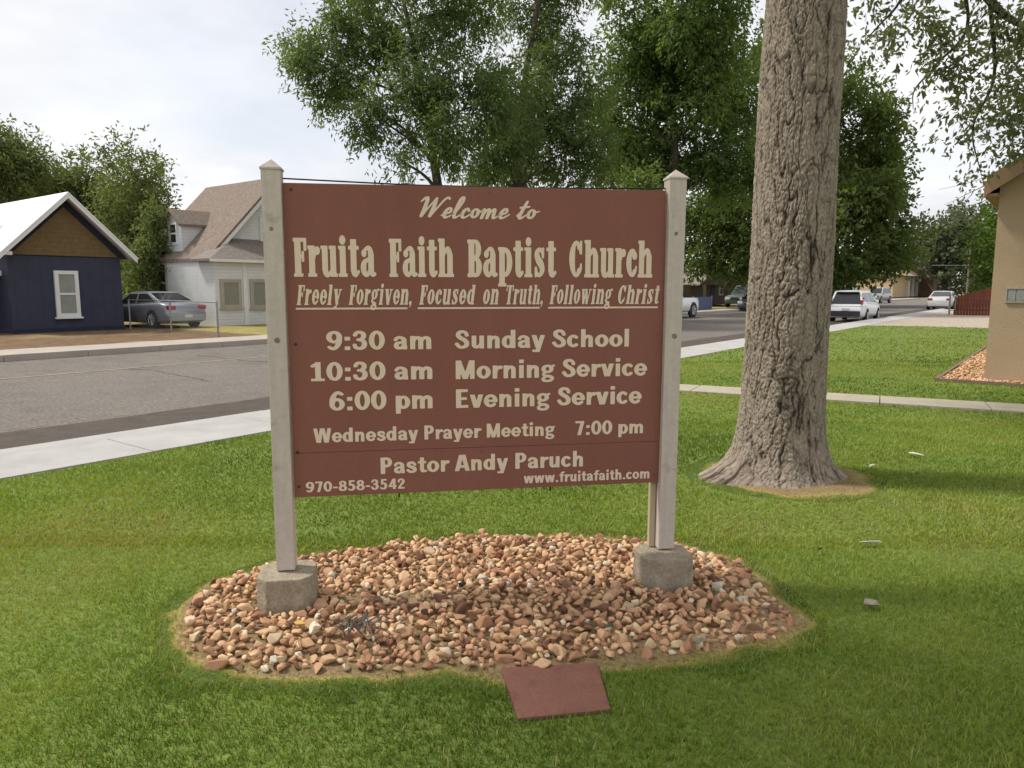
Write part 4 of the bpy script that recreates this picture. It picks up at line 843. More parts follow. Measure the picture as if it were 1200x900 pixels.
hang = [(1015, 15, 34, 26, .75), (1060, 18, 40, 26, .8), (1100, 40, 40, 34), (1035, 45, 26, 18, .6), (1140, 20, 40, 30), (1130, 70, 40, 30), (1180, 70, 40, 45), (1150, 115, 42, 30), (1190, 130, 34, 36), (1125, 145, 28, 22, .7), (1175, 165, 30, 22, .9), (1080, 98, 20, 18, .45), (1205, 180, 26, 22), (1185, 15, 40, 34), (1240, 90, 60, 70), (1240, 0, 60, 60), (1030, -40, 60, 40), (1120, -50, 60, 40), (1010, 70, 14, 14, .4)]
clusters += cl(10.6, hang, 12.5, 1.0) + cl(12.8, [(1146, 198, 20, 14), (1150, 215, 14, 10, .6)], 15, .2)
V, T = leafcloud(clusters[:len(CR)], .15, .3, .5, 10, .7); V2, T2 = leafcloud(clusters[len(CR):], .085, .45, .42, 10, .38, clumps=7, csz=.4)
V = np.concatenate([V, V2]) - np.array([TRK[0], TRK[1], 0]); T = np.concatenate([T, T2])
link('crown', npmesh('crown', V, np.arange(len(V)), np.arange(len(V) // 4) * 4, cotton, T), big)

# ------------------------------------------------------------------ buildings
def frame(u, v, z=0.): return rd(u, v, z)
def window(par, x0, x1, z0, z1, y, fm, glass, split=True, tf=.09, sillm=None):
    """window in a wall that faces -Y: frame as part, pane and sill as its sub-parts"""
    mb = MB(); mb.box(x0, y - .05, z0, x0 + tf, y + .05, z1).box(x1 - tf, y - .05, z0, x1, y + .05, z1).box(x0 + tf, y - .05, z1 - tf, x1 - tf, y + .05, z1).box(x0 + tf, y - .05, z0, x1 - tf, y + .05, z0 + tf)
    if split: mb.box(x0 + tf, y - .04, (z0 + z1) / 2 - .035, x1 - tf, y + .04, (z0 + z1) / 2 + .035)
    wf = mb.build('window', fm, par)
    MB().box(x0 + tf, y - .015, z0 + tf, x1 - tf, y + .005, z1 - tf).build('pane', glass, wf)
    MB().box(x0 - .06, y - .09, z0 - .06, x1 + .06, y + .03, z0 - .002).build('sill', fm, wf)
    return wf
# blue house: local X along the street, local Y away from it
def house_local(px, py, v, z):                               # picture point on a plane parallel to the street -> (u, z)
    d = ray(px, py); dv = d[0] * SU - d[1] * CU; k = v / dv; return ((d[0] * CU + d[1] * SU) * k, H + d[2] * k)
VB = -28.9
bh = thing('blue_house', 'small navy blue house with olive gable and white metal roof', 'house', rd(0, VB, 0), RA)
hl = lambda px, py: house_local(px, py, VB, 0)
u1, _ = hl(146, 386); up, zp = hl(72, 226); ue, ze = hl(154, 303); ue0 = 2 * up - ue; u0 = 2 * up - u1
_, zg = hl(72, 301); DP = 11.
sl_ = (zp - ze) / (ue - up); ztop = zp - sl_ * (u1 - up) - .12
mb = MB(); mb.prism([(u0, 0), (u1, 0), (u1, DP), (u0, DP)], -.2, min(zg, ztop)); mb.build('wall', M['bluewall'], bh)
gb = min(zg, ztop); gx = (zp - .18 - gb) / sl_
mb = MB(); mb.mesh([(up - gx, 0, gb), (up + gx, 0, gb), (up, 0, zp - .18), (up - gx, DP, gb), (up + gx, DP, gb), (up, DP, zp - .18)], [(0, 1, 2), (5, 4, 3), (0, 3, 4, 1), (1, 4, 5, 2), (2, 5, 3, 0)]); mb.build('gable', M['bluetrim'], bh)
mb = MB(); k = .8; mb.mesh([(up - gx * k, -.03, gb + .05), (up + gx * k, -.03, gb + .05), (up, -.03, gb + .05 + (zp - .18 - gb) * k)], [(0, 1, 2)]); 
mb = MB(); gk = gx * .83; mb.mesh([(up - gk, -.05, gb + .04), (up + gk, -.05, gb + .04), (up, -.05, gb + .04 + gk * sl_), (up - gk, .02, gb + .04), (up + gk, .02, gb + .04), (up, .02, gb + .04 + gk * sl_)], [(0, 1, 2), (0, 3, 4, 1), (1, 4, 5, 2), (2, 5, 3, 0)]); mb.build('gable_shingles', M['olive'], bh)
def roofpair(mb, up, zp, hx, sl, y0, y1, t):
    for s in (-1, 1):
        e = (up + s * hx, zp - sl * hx); mb.mesh([(up, y0, zp), (*e[:1], y0, e[1]), (e[0], y1, e[1]), (up, y1, zp), (up, y0, zp - t), (e[0], y0, e[1] - t), (e[0], y1, e[1] - t), (up, y1, zp - t)],
            [(0, 1, 2, 3), (4, 7, 6, 5), (0, 4, 5, 1), (1, 5, 6, 2), (2, 6, 7, 3), (3, 7, 4, 0)])
mb = MB(); roofpair(mb, up, zp, ue - up, sl_, -.55, DP + .4, .05); rf = mb.build('roof', M['metalroof'], bh)
mb = MB(); roofpair(mb, up, zp - .055, ue - up - .03, sl_, -.53, -.45, .16); mb.build('rake_board', M['white'], rf)
MB().cyl((up - 1.6, 3, zp - 1.2), (up - 1.6, 3, zp - .25), .14).cyl((up - 1.6, 3, zp - .24), (up - 1.6, 3, zp - .1), .2).build('vent', M['galv'], rf)
wx0, wz1 = hl(62, 317); wx1, wz0 = hl(94, 371)
window(bh, wx0, wx1, wz0, wz1, -.05, M['white'], M['blind'], True, .13)
MB().box(u0 - 2.2, 1.2, -.2, u0, 8, gb - .7).build('side_wing', M['bluewall'], bh)
MB().box(u0 - 2.6, .6, gb - .68, u0 + .2, 8.3, gb - .5).build('porch_roof', M['metalroof'], bh)
MB().box(u0 - .4, -.45, ze - .02, u0 + .02, -.3, ze + .1).build('gutter', M['white'], bh)
MB().box(u0 - .02, -.04, -.2, u1 + .02, -.004, .05).build('foundation_board', M['bluetrim'], bh)

# white house
VW = -29.6
wh = thing('white_house', 'white clapboard house with brown shingle roof, dormer and front bay', 'house', rd(0, VW, 0), RA)
hw_ = lambda px, py, v=VW: house_local(px, py, v, 0)
a0, _ = hw_(243, 378); r0u, r0z = hw_(310, 228); e0u, e0z = hw_(237, 302)
ridge, zr = hw_(319.6, 208); sl2 = (zr - e0z) / (ridge - e0u)
aw = a0; bw = 2 * ridge - a0; kk = (242 - 600) / F; DW = next(d for d in np.arange(2, 14, .05) if (lambda p: 600 + F * p[0] / (p[1] * CT - (zr - H) * ST))(rd(ridge, VW - d)) < 242) - .3; zew = e0z + sl2 * (aw - e0u) - .1
MB().prism([(aw, 0), (bw, 0), (bw, DW), (aw, DW)], -.2, zew).build('wall', M['siding'], wh)
gx = ridge - aw; MB().mesh([(aw, 0, zew), (bw, 0, zew), (ridge, 0, zr - .1), (aw, DW, zew), (bw, DW, zew), (ridge, DW, zr - .1)], [(0, 1, 2), (5, 4, 3), (1, 4, 5, 2), (2, 5, 3, 0)]).build('gable', M['siding'], wh)
mb = MB(); roofpair(mb, ridge, zr, ridge - e0u, sl2, -.4, DW + .3, .14); rf = mb.build('roof', M['shingle'], wh)
mb = MB(); roofpair(mb, ridge, zr - .145, ridge - e0u - .02, sl2, -.42, -.36, .2); mb.build('rake_board', M['white'], rf)
MB().box(aw - .03, -.03, -.1, aw + .14, .1, zew).build('corner_board', M['white'], wh)
# dormer on the slope that faces up the street
xd = e0u + .35; zd = e0z + sl2 * .35; y0d, y1d = DW - 3.1, DW - 1.8; hd = 1.3; ym = (y0d + y1d) / 2
dm = MB(); dl = (hd) / sl2; dm.mesh([(xd, y0d, zd - .1), (xd, y1d, zd - .1), (xd, y1d, zd + hd), (xd, y0d, zd + hd), (xd, ym, zd + hd + .5), (xd + dl, y0d, zd + hd), (xd + dl, y1d, zd + hd), (xd + dl + .9, ym, zd + hd + .5)], [(0, 1, 2, 4, 3), (0, 3, 5), (1, 6, 2), (3, 4, 7, 5), (4, 2, 6, 7)])
do = dm.build('dormer', M['siding'], rf)
dm = MB()
for s, ya in ((-1, y0d - .16), (1, y1d + .16)):
    zz = zd + hd - .12; x2 = xd + (zz - zd) / sl2 + .2
    dm.mesh([(xd - .2, ym, zd + hd + .58), (xd - .2, ya, zz), (x2, ya, zz + .02), (xd + (hd + .58) / sl2 + .2, ym, zd + hd + .58), (xd - .2, ym, zd + hd + .48), (xd - .2, ya, zz - .1), (x2, ya, zz - .08), (xd + (hd + .58) / sl2 + .2, ym, zd + hd + .48)], [(0, 1, 2, 3), (4, 7, 6, 5), (0, 4, 5, 1), (1, 5, 6, 2), (2, 6, 7, 3), (3, 7, 4, 0)])
dm.build('dormer_roof', M['shingle'], do)
def side_window(par, x, y0, y1, z0, z1, fm, gm):
    mb = MB(); t_ = .1; mb.box(x - .06, y0, z0, x + .04, y0 + t_, z1).box(x - .06, y1 - t_, z0, x + .04, y1, z1).box(x - .06, y0 + t_, z1 - t_, x + .04, y1 - t_, z1).box(x - .06, y0 + t_, z0, x + .04, y1 - t_, z0 + t_).box(x - .05, y0 + t_, (z0 + z1) / 2 - .04, x + .03, y1 - t_, (z0 + z1) / 2 + .04)
    f = mb.build('window', fm, par); MB().box(x - .02, y0 + t_, z0 + t_, x + .01, y1 - t_, z1 - t_).build('pane', gm, f)
side_window(do, xd, ym - .36, ym + .36, zd + .3, zd + hd - .02, M['white'], M['glass'])
side_window(wh, aw, DW - 2.2, DW - 1.2, .8, 2.6, M['taupe'], M['glass'])
gwx, gwz1 = hw_(303, 255); gwx2, gwz0 = hw_(316, 288); window(wh, gwx, gwx2 + .5, gwz0, gwz1, -.04, M['white'], M['glass'], True, .12)
# front bay
VY = 1.25; hb = lambda px, py: house_local(px, py, VW + VY, 0)
b0, _ = hb(254, 378); bt, bz = hb(284, 307); b1 = b0 + 5.2; bz = bz
MB().prism([(b0, -VY), (b1, -VY), (b1, -.004), (b0, -.004)], -.15, bz).build('bay', M['siding'], wh)
ro = MB(); o_ = .35; ro.mesh([(b0 - o_, -VY - o_, bz), (b1 + o_, -VY - o_, bz), (b1 + o_, -.01, bz), (b0 - o_, -.01, bz), (b0 - o_, -VY - o_, bz + .1), (b1 + o_, -VY - o_, bz + .1), (b1 + o_, -.01, bz + .1), (b0 - o_, -.01, bz + .1), (b0 + 1.7, -.01, bz + 1.05), (b1 - 1.7, -.01, bz + 1.05)],
    [(3, 2, 1, 0), (0, 1, 5, 4), (1, 2, 6, 5), (3, 0, 4, 7), (4, 5, 9, 8), (5, 6, 9), (7, 4, 8), (6, 7, 8, 9)]); ro.build('bay_roof', M['greyshingle'], wh)
MB().box(b0 - o_ - .02, -VY - o_ - .03, bz - .03, b1 + o_, -VY - o_ - .004, bz + .09).build('fascia_board', M['white'], wh)
for (pa, pb) in ((257, 283), (292, 318)):
    x0_, z1_ = hb(pa, 327); x1_, z0_ = hb(pb, 361); window(wh, x0_, x1_, z0_, z1_, -VY - .03, M['taupe'], M['curtain'], False, .15)
MB().box(hb(284.5, 330)[0], -VY - .04, -.15, hb(289, 330)[0], -VY - .003, bz).build('corner_board', M['white'], wh)
# stucco church building on the right
ch = thing('stucco_building', 'tan stucco building corner with pitched roof at the right edge', 'building', CHC, RA)
# local: X along the street (away), Y away from the street's near side is negative here, so the wall runs along -Y
HC = aty(1168, 219, CHC.y).z; 
zt_ = HC
MB().box(0, -9, -.1, 14, 0, zt_).build('wall', M['stucco'], ch)
s3 = .66; hx_ = 4.5
MB().mesh([(0, 0, zt_), (0, -9, zt_), (0, -4.5, zt_ + 4.5 * s3), (14, 0, zt_), (14, -9, zt_), (14, -4.5, zt_ + 4.5 * s3)], [(0, 1, 2), (5, 4, 3), (1, 4, 5, 2), (2, 5, 3, 0)]).build('gable', M['stucco'], ch)
mb = MB()
for s in (0, 1):
    f_ = (lambda y: y) if s == 0 else (lambda y: -9 - y)
    ov = .14; e = (f_(ov), zt_ - ov * s3 + .02); rdg = (-4.5, zt_ + 4.5 * s3 + .02)
    mb.mesh([(x_, yy, z_ + dz) for dz in (0, .16) for (x_, yy, z_) in ((-.2, *e), (14.3, *e), (14.3, *rdg), (-.2, *rdg))], [(3, 2, 1, 0), (4, 5, 6, 7), (0, 1, 5, 4), (1, 2, 6, 5), (2, 3, 7, 6), (3, 0, 4, 7)])
rf = mb.build('roof', M['shingle'], ch)
mb = MB()
for s in (0, 1):
    f_ = (lambda y: y) if s == 0 else (lambda y: -9 - y)
    e = (f_(.16), zt_ - .16 * s3 - .03); rdg = (-4.5, zt_ + 4.5 * s3 - .03)
    mb.mesh([(x_, yy, z_ + dz) for x_ in (-.24, -.203) for (yy, z_, dz) in ((*e, 0), (*rdg, 0), (*rdg, .25), (*e, .27))], [(0, 1, 2, 3), (7, 6, 5, 4), (0, 4, 5, 1), (1, 5, 6, 2), (2, 6, 7, 3), (3, 7, 4, 0)])
mb.box(-.198, .145, zt_ - .15, 14.2, .185, zt_ + .08)
mb.box(-.2, .0, zt_ - .15, 14, .14, zt_ - .11)
mb.build('fascia', M['fascia'], rf)
# block window
def ch_local(px, py):
    d = ray(px, py); nrm = Vector((CU, SU)); k = (CHC.x * CU + CHC.y * SU) / (d[0] * CU + d[1] * SU); p = Vector((d[0] * k, d[1] * k)); return -((p.x - CHC.x) * SU - (p.y - CHC.y) * CU), H + d[2] * k
ya, za1 = ch_local(1179, 337); yb, za0 = ch_local(1222, 355)
f = MB().box(-.03, yb, za0, .05, ya, za0 + .02).box(-.03, yb, za1 - .02, .05, ya, za1).box(-.03, ya - .02, za0 + .02, .05, ya, za1 - .02).build('window', M['taupe'], ch)
mb = MB(); nblk = 4; wd = (ya - .02 - yb) / nblk
for i in range(nblk): mb.box(-.02, yb + i * wd + .004, za0 + .024, .02, yb + (i + 1) * wd - .004, za1 - .024)
mb.build('pane', pm('glass_block', rgb(150, 150, 142), rgb(128, 130, 126), 14., .25, .3, 30., spec=.5), f)
# stone strip at its foot with a low timber edging
strip_pts = [(-.6, .55), (6, .55), (6, .02), (-.02, .02), (-.02, -6), (-.32, -6), (-.32, .3)]
def ch_w(x, y): return (CHC.x + x * CU - y * SU, CHC.y + x * SU + y * CU)
bedpts = [ch_w(-.3, .6), ch_w(9, .6), ch_w(9, -.1), ch_w(.02, -.1), ch_w(.02, -7), ch_w(-.3, -7)]
sheet('wall_bed_soil', bedpts, .022, M['straw'])
mb = MB(); e = [ch_w(-.32, .62), ch_w(9, .62)]; mb.box(-.36, .58, -.05, 9, .64, .045).box(-.36, -7, -.05, -.31, .58, .04); o = mb.build('bed_edging', pm('grey_timber', rgb(128, 112, 94), rgb(110, 96, 80), 5., .9, .4, 20., fine=.2)); o.location = CHC; o.rotation_euler = (0, 0, RA)
tag(o, 'low timber edging round the stones at the foot of the stucco wall', 'edging')
VV_, LL_, SS_, TT_ = [], [], [], []; vo = lo = 0
for i in range(1100):
    if rnd.random() < .6: lx, ly = rnd.uniform(-.28, 6.), rnd.uniform(.02, .56)
    else: lx, ly = rnd.uniform(-.28, -.02), rnd.uniform(-3.5, .5)
    p = ch_w(lx, ly); me = rnd.choice(SM); nv = len(me.vertices); co_ = np.empty(nv * 3, np.float32); me.vertices.foreach_get('co', co_); co_ = co_.reshape(-1, 3)
    Mx = np.array(stone_tf((p[0], p[1], rnd.uniform(.025, .045), .035))); VV_.append(co_ @ Mx[:3, :3].T + Mx[:3, 3]); li = np.empty(len(me.loops), np.int32); me.loops.foreach_get('vertex_index', li); LL_.append(li + vo); SS_.append(np.arange(0, len(li), 3) + lo); TT_.append(np.full(nv, me.attributes['tint'].data[0].value)); vo += nv; lo += len(li)
tag(link('wall_stones', npmesh('wall_stones', np.concatenate(VV_), np.concatenate(LL_), np.concatenate(SS_), rockm, np.concatenate(TT_))), kind='stuff')

# porch house far across the street, seen between the sign and the big trunk
ph = thing('porch_house', 'brown twin gabled porch house under dark trees across the street', 'house', rd(0, -29, 0), RA)
hp = lambda px, py: house_local(px, py, -29, 0)
xa, _ = hp(806, 340); xm, zm = hp(836, 313); xb_, ztp = hp(862, 322); _, zev = hp(836, 334)
MB().box(xa - 6, 0, -.2, xb_ + 1, 9, zev).build('wall', M['darkwall'], ph)
for xc, hh, zz in ((xm, (xb_ - xa) * .42, zm), ((xm + xb_) / 2 + 1.0, (xb_ - xa) * .24, ztp)):
    MB().mesh([(xc - hh, -.6, zev), (xc + hh, -.6, zev), (xc, -.6, zz), (xc - hh, 6, zev), (xc + hh, 6, zev), (xc, 6, zz)], [(0, 1, 2), (5, 4, 3), (0, 3, 4, 1)]).build('gable', M['darkwall'], ph)
    mb = MB(); roofpair(mb, xc, zz + .15, hh + .3, (zz - zev) / hh, -.9, 6.2, .12); mb.build('roof', M['greyshingle'], ph)
for xx_ in (xa + .5, xm, xb_ - .2): MB().box(xx_ - .12, -1.6, -.2, xx_ + .12, -1.36, zev).build('porch_post', M['darkwall'], ph)
MB().box(xm - .5, -.05, 0, xm + .5, -.004, 2.1).build('door', M['bluetrim'], ph)
window(ph, xm + 1.4, xm + 2.6, .8, 2.1, -.04, M['taupe'], M['glass'], True, .1)
# far beige building with piers, and a brown one behind it
bb = thing('beige_building', 'long beige building with white piers far down the street', 'building', rd(0, -27, -.2), RA)
hq = lambda px, py: house_local(px, py, -27, 0)
q0, _ = hq(1046, 340); q1, q1z = hq(1091, 324); _, qr = hq(1068, 312)
MB().box(q0, 0, 0, q1, 16, q1z - .1).build('wall', M['beige'], bb)
MB().mesh([(q0 - .5, -1., q1z - .1), (q1 + .5, -1., q1z - .1), (q1 + .5, 8, qr + 3.2), (q0 - .5, 8, qr + 3.2), (q1 + .5, 17, q1z - .1), (q0 - .5, 17, q1z - .1)], [(0, 1, 2, 3), (3, 2, 4, 5), (0, 3, 5), (1, 4, 2)]).build('roof', M['beigeroof'], bb)
for i in range(7): xx_ = q0 + (q1 - q0) * (.35 + .65 * i / 6); MB().box(xx_ - .35, -.35, 0, xx_ + .35, -.004, q1z - .15).build('pier', M['white'], bb)
for i in range(6): xx_ = q0 + (q1 - q0) * (.35 + .65 * (i + .5) / 6); MB().box(xx_ - .5, -.06, .8, xx_ + .5, -.003, q1z - .9).build('window', M['glass'], bb)
br = thing('brown_building', 'brown brick building beside the beige one at the end of the street', 'building', rd(0, -24, -.2), RA)
hq = lambda px, py: house_local(px, py, -24, 0)
q0, _ = hq(1093, 340); q1, q1z = hq(1122, 311)
MB().box(q0, 0, 0, q1, 14, q1z).build('wall', M['brownwall'], br); MB().box(q0 - .4, -.4, q1z + .003, q1 + .4, 14.4, q1z + .5).build('roof', M['beigeroof'], br)
for i in range(3): MB().box(q0 + (q1 - q0) * (.15 + .3 * i), -.06, 1.2, q0 + (q1 - q0) * (.3 + .3 * i), -.003, 4.).build('window', M['glass'], br)

# ------------------------------------------------------------------ vehicles
def car(name, label, cat_, loc, rz, paint, Lc=4.6, Wc=1.78, Hc=1.45, kind='sedan', wheel=.32, lamps=(True, True)):
    """built pointing along +X, its middle on the ground at the origin"""
    t = thing(name, label, cat_, loc, rz); hw = Wc / 2; hl_ = Lc / 2
    if kind == 'sedan': top = [(-1, .72), (-.97, .92), (-.8, 1.0), (-.55, .98), (0, .93), (.45, .9), (.72, .84), (.92, .72), (1, .52)]; cab = (-.76, -.34, .12, .56)
    elif kind == 'hatch': top = [(-1, .62), (-.97, .98), (-.8, 1.02), (-.4, .99), (0, .95), (.4, .92), (.68, .88), (.9, .74), (1, .52)]; cab = (-.985, -.82, .12, .66)
    elif kind == 'suv': top = [(-1, .7), (-.98, 1.05), (-.8, 1.08), (-.4, 1.06), (0, 1.04), (.4, 1.02), (.6, 1.0), (.92, .92), (1, .6)]; cab = (-.97, -.8, .08, .42)
    else: top = [(-1, .78), (-.99, 1.1), (-.8, 1.12), (-.4, 1.12), (0, 1.1), (.4, 1.08), (.62, 1.06), (.95, 1.0), (1, .62)]; cab = (-.22, -.12, .2, .42)
    prof = []
    zb = .2 if kind in ('sedan', 'hatch') else .32
    for i in range(33):
        x = -1 + 2 * i / 32; zt = np.interp(x, [p[0] for p in top], [p[1] for p in top]); k = 1 - .16 * max(0, abs(x) - .72) ** 2 / .0784 * .9
        z0 = zb + (.10 if abs(x) > .96 else .03 if abs(x) > .9 else 0); prof.append((x * hl_, z0, zt, hw * k))
    vs = []; m = 0
    for (x, z0, zt, wd) in prof:
        half = [(0, z0), (wd * .86, z0), (wd * .97, z0 + .1), (wd, z0 + (zt - z0) * .45), (wd * .985, z0 + (zt - z0) * .72), (wd * .94, zt - .03), (wd * .84, zt), (0, zt + .015)]
        ringp = [(y, z) for y, z in half] + [(-y, z) for y, z in half[-2:0:-1]]; m = len(ringp); vs += [(x, y, z) for y, z in ringp]
    fs = [(i * m + k, i * m + (k + 1) % m, (i + 1) * m + (k + 1) % m, (i + 1) * m + k) for i in range(32) for k in range(m)] + [tuple(range(m)), tuple(range(32 * m, 33 * m))]
    body = MB().mesh(vs, fs).build('body', paint, t, smooth=True)
    # cabin
    bx = [c * hl_ for c in cab]; zbelt = lambda x: float(np.interp(x / hl_, [p[0] for p in top], [p[1] for p in top])) - .02
    wb, wr = hw * .9, hw * .70; A, B_, C_, D_ = (bx[0], zbelt(bx[0])), (bx[1], Hc - .03), (bx[2], Hc - .02), (bx[3], zbelt(bx[3]))
    def wy(z): return wb + (wr - wb) * (z - .9) / (Hc - .9)
    cs = []; ncs = 13
    edge = [A] + [(B_[0] + (C_[0] - B_[0]) * i / 4, Hc - .03 + .035 * math.sin(math.pi * (i + .4) / 4.8)) for i in range(5)] + [D_]
    vs = [(x, s * wy(z), z) for s in (-1, 1) for x, z in edge]; ne = len(edge)
    vs += [(x, 0, z + (.02 if 0 < i < ne - 1 else .0)) for i, (x, z) in enumerate(edge)]
    fs = [tuple(range(ne)), tuple(range(2 * ne - 1, ne - 1, -1))] + [(i, i + 1, 2 * ne + i + 1, 2 * ne + i) for i in range(ne - 1)] + [(ne + i + 1, ne + i, 2 * ne + i, 2 * ne + i + 1) for i in range(ne - 1)]
    MB().mesh(vs, fs).build('roof', paint, t)
    def lerp(p, q, k): return (p[0] + (q[0] - p[0]) * k, p[1] + (q[1] - p[1]) * k)
    def wpoly(pts, out): return [(x, s_ * (wy(z) + out), z) for x, z in pts]
    mid = lerp(B_, C_, .5 if kind != 'pickup' else .02); lowm = lerp(A, D_, .5 if kind != 'pickup' else .06)
    for s_ in (-1, 1):
        segs = [(lerp(lerp(A, D_, .05), B_, .16), lerp(lerp(B_, C_, .04), A, .12), lerp(lerp(mid, B_, .06), lowm, .12), lerp(lerp(lowm, A, .05), mid, .14)),
                (lerp(lerp(lowm, D_, .05), mid, .14), lerp(lerp(mid, C_, .06), lowm, .12), lerp(lerp(C_, B_, .05), D_, .12), lerp(lerp(D_, A, .08), C_, .14))]
        if kind == 'pickup': segs = segs[1:]
        for sg in segs:
            o_ = [(x, s_ * (wy(z) + .006), z) for x, z in sg]; i_ = [(x, s_ * (wy(z) - .02), z) for x, z in sg]
            MB().mesh(o_ + i_, [(0, 1, 2, 3), (0, 4, 5, 1), (1, 5, 6, 2), (2, 6, 7, 3), (3, 7, 4, 0)]).build('side_window', M['carglass'], t)
        mirx = D_[0] - .35
        MB().box(mirx - .08, s_ * (wb + .02) - .09, zbelt(mirx) + .02, mirx + .08, s_ * (wb + .02) + .09, zbelt(mirx) + .17).build('wing_mirror', paint, t, bevel=.02)
    def glassq(P, Q, nm):                                     # windscreens, just proud of the cabin's slope
        n_ = Vector((Q[1] - P[1], 0, -(Q[0] - P[0]))).normalized(); 
        if (n_.x > 0) != (P[0] > 0 if kind != 'pickup' or nm == 'windscreen' else False): n_ = -n_
        p = lerp(P, Q, .12); q = lerp(P, Q, .9); vs = []
        for off in (.008, -.02):
            for (x, z), k in ((p, .88), (q, .86)):
                for s_ in (-1, 1): vs.append((x + n_.x * off, s_ * wy(z) * k, z + n_.z * off + .012))
        MB().mesh(vs, [(0, 1, 3, 2), (0, 4, 5, 1), (1, 5, 7, 3), (3, 7, 6, 2), (2, 6, 4, 0)]).build(nm, M['carglass'], t)
    glassq(D_, edge[-2], 'windscreen'); glassq(A, edge[1], 'rear_window')
    for sx_ in (-1, 1):
        xw = sx_ * hl_ * .61
        for s_ in (-1, 1):
            MB().cyl((xw, s_ * (hw - .1), wheel + .02), (xw, s_ * (hw + .004), wheel + .02), wheel * 1.17, 24).build('wheel_arch', M['plastic'], t)
            wo = MB().cyl((xw, s_ * (hw - .18), wheel), (xw, s_ * (hw + .018), wheel), wheel, 24).build('wheel', M['tyre'], t, bevel=.012)
            rm = MB(); yy = s_ * (hw + .021); rm.cyl((xw, s_ * (hw - .05), wheel), (xw, s_ * (hw + .022), wheel), wheel * .2, 12)
            for k in range(7):
                an = k * 2 * math.pi / 7; ca, sa = math.cos(an), math.sin(an); p0 = (xw + ca * wheel * .15, yy, wheel + sa * wheel * .15); p1 = (xw + ca * wheel * .62, yy, wheel + sa * wheel * .62); rm.tube([p0, p1], wheel * .09, 5)
            rm.tube([(xw + math.cos(k * .2618) * wheel * .64, yy, wheel + math.sin(k * .2618) * wheel * .64) for k in range(25)], wheel * .05, 5, False)
            rm.build('rim', M['rim'], wo)
    zr_ = {'sedan': .82, 'hatch': .9, 'suv': .92, 'pickup': .85}[kind]
    for s_ in (-1, 1):
        if kind == 'hatch': MB().box(-hl_ * .985 - .02, s_ * hw * .84 - .05, .86, -hl_ * .9, s_ * hw * .84 + .05, 1.08).build('tail_light', M['redlamp'], t, bevel=.02)
        else: MB().box(-hl_ - .012, s_ * hw * .70 - .16 * (1 if kind == 'sedan' else .5), zr_ - .09, -hl_ * .92, s_ * hw * .70 + .16 * (1 if kind == 'sedan' else .6), zr_ + .07).build('tail_light', M['redlamp'], t, bevel=.02)
        MB().box(hl_ * .9, s_ * hw * .66 - .17, .60 if kind == 'sedan' else .66, hl_ * .985 + .01, s_ * hw * .66 + .17, .72 if kind == 'sedan' else .82).build('headlight', M['clearlamp'], t, bevel=.02)
    MB().box(-hl_ - .05, -hw * .8, zb + .08, -hl_ * .96, hw * .8, zb + .34).build('rear_bumper', paint if kind != 'hatch' else M['plastic'], t, bevel=.03)
    MB().box(hl_ * .96, -hw * .8, zb + .05, hl_ + .04, hw * .8, zb + .26).build('front_bumper', paint if kind != 'pickup' else M['plastic'], t, bevel=.03)
    MB().box(hl_ * .985, -.34, zb + .3, hl_ + .015, .34, zb + .42 + (.1 if kind in ('suv', 'pickup') else 0)).build('grille', M['plastic'], t, bevel=.01)
    MB().box(-hl_ - .056, -.16, zb + .36 if kind != 'sedan' else zb + .22, -hl_ - .002, .16, zb + .48 if kind != 'sedan' else zb + .34).build('licence_plate', M['plate'], t)
    if kind == 'pickup':
        MB().box(-hl_ * .94, -hw * .8, 1.118, -hl_ * .24, hw * .8, 1.14).build('truck_bed', M['plastic'], t)
    if kind == 'hatch':
        MB().box(bx[1] - .22, -wr * .9, Hc - .055, bx[1] + .05, wr * .9, Hc - .02).build('spoiler', paint, t, bevel=.012)
        for s_ in (-1, 1): MB().box(-hl_ * .94, s_ * hw * .86 - .06, 1.12, -hl_ * .84, s_ * hw * .86 + .02, 1.2).build('lamp_trim', M['redlamp'], t, bevel=.01)
    return t
silver = paintm('silver_paint', (.27, .28, .32), .32, .35); whitep = paintm('white_paint', (.72, .73, .74)); darkp = paintm('charcoal_paint', (.025, .03, .04)); greyp = paintm('grey_paint', (.34, .34, .33), .35, .3); cream = paintm('silver_beige_paint', (.5, .5, .48), .35, .25)
# sedan nose-in between the two houses
rear = at(222, 384.5, -.1); az = math.radians(90 + 56); hd_ = Vector((math.cos(az), math.sin(az), 0))
car('parked_sedan', 'silver sedan parked nose in between the blue and the white house', 'car', rear + hd_ * 2.55, az, silver, 5.0, 1.85, 1.42, 'sedan', .33)
car('hatchback_car', 'white five door hatchback parked at the near kerb beyond the big trunk', 'car', rd(40.9, -8.95, -.19), RA, whitep, 4.1, 1.70, 1.53, 'hatch', .30)
car('white_crossover', 'white crossover facing the camera behind the white hatchback', 'car', rd(78, -18.1, -.2), RA + math.pi, whitep, 4.6, 1.85, 1.7, 'suv', .35)
car('grey_suv', 'grey sport utility facing the camera across the street, right of the white crossover', 'car', rd(92, -17.9, -.2), RA + math.pi - .12, greyp, 4.9, 1.9, 1.75, 'suv', .37)
car('far_sedan', 'pale silver sedan parked beyond the end of the red fence', 'car', rd(67.5, -8.3, -.19), RA, cream, 4.7, 1.8, 1.43, 'sedan', .32)
car('white_pickup', 'white pickup truck partly hidden behind the right sign post', 'truck', rd(38.2, -18.3, -.2), RA + math.pi, whitep, 5.6, 1.95, 1.85, 'pickup', .40)
car('dark_car', 'dark charcoal car facing the camera at the far kerb by the blue fence', 'car', rd(54.5, -18.6, -.2), RA + math.pi, darkp, 4.5, 1.78, 1.45, 'sedan', .32)
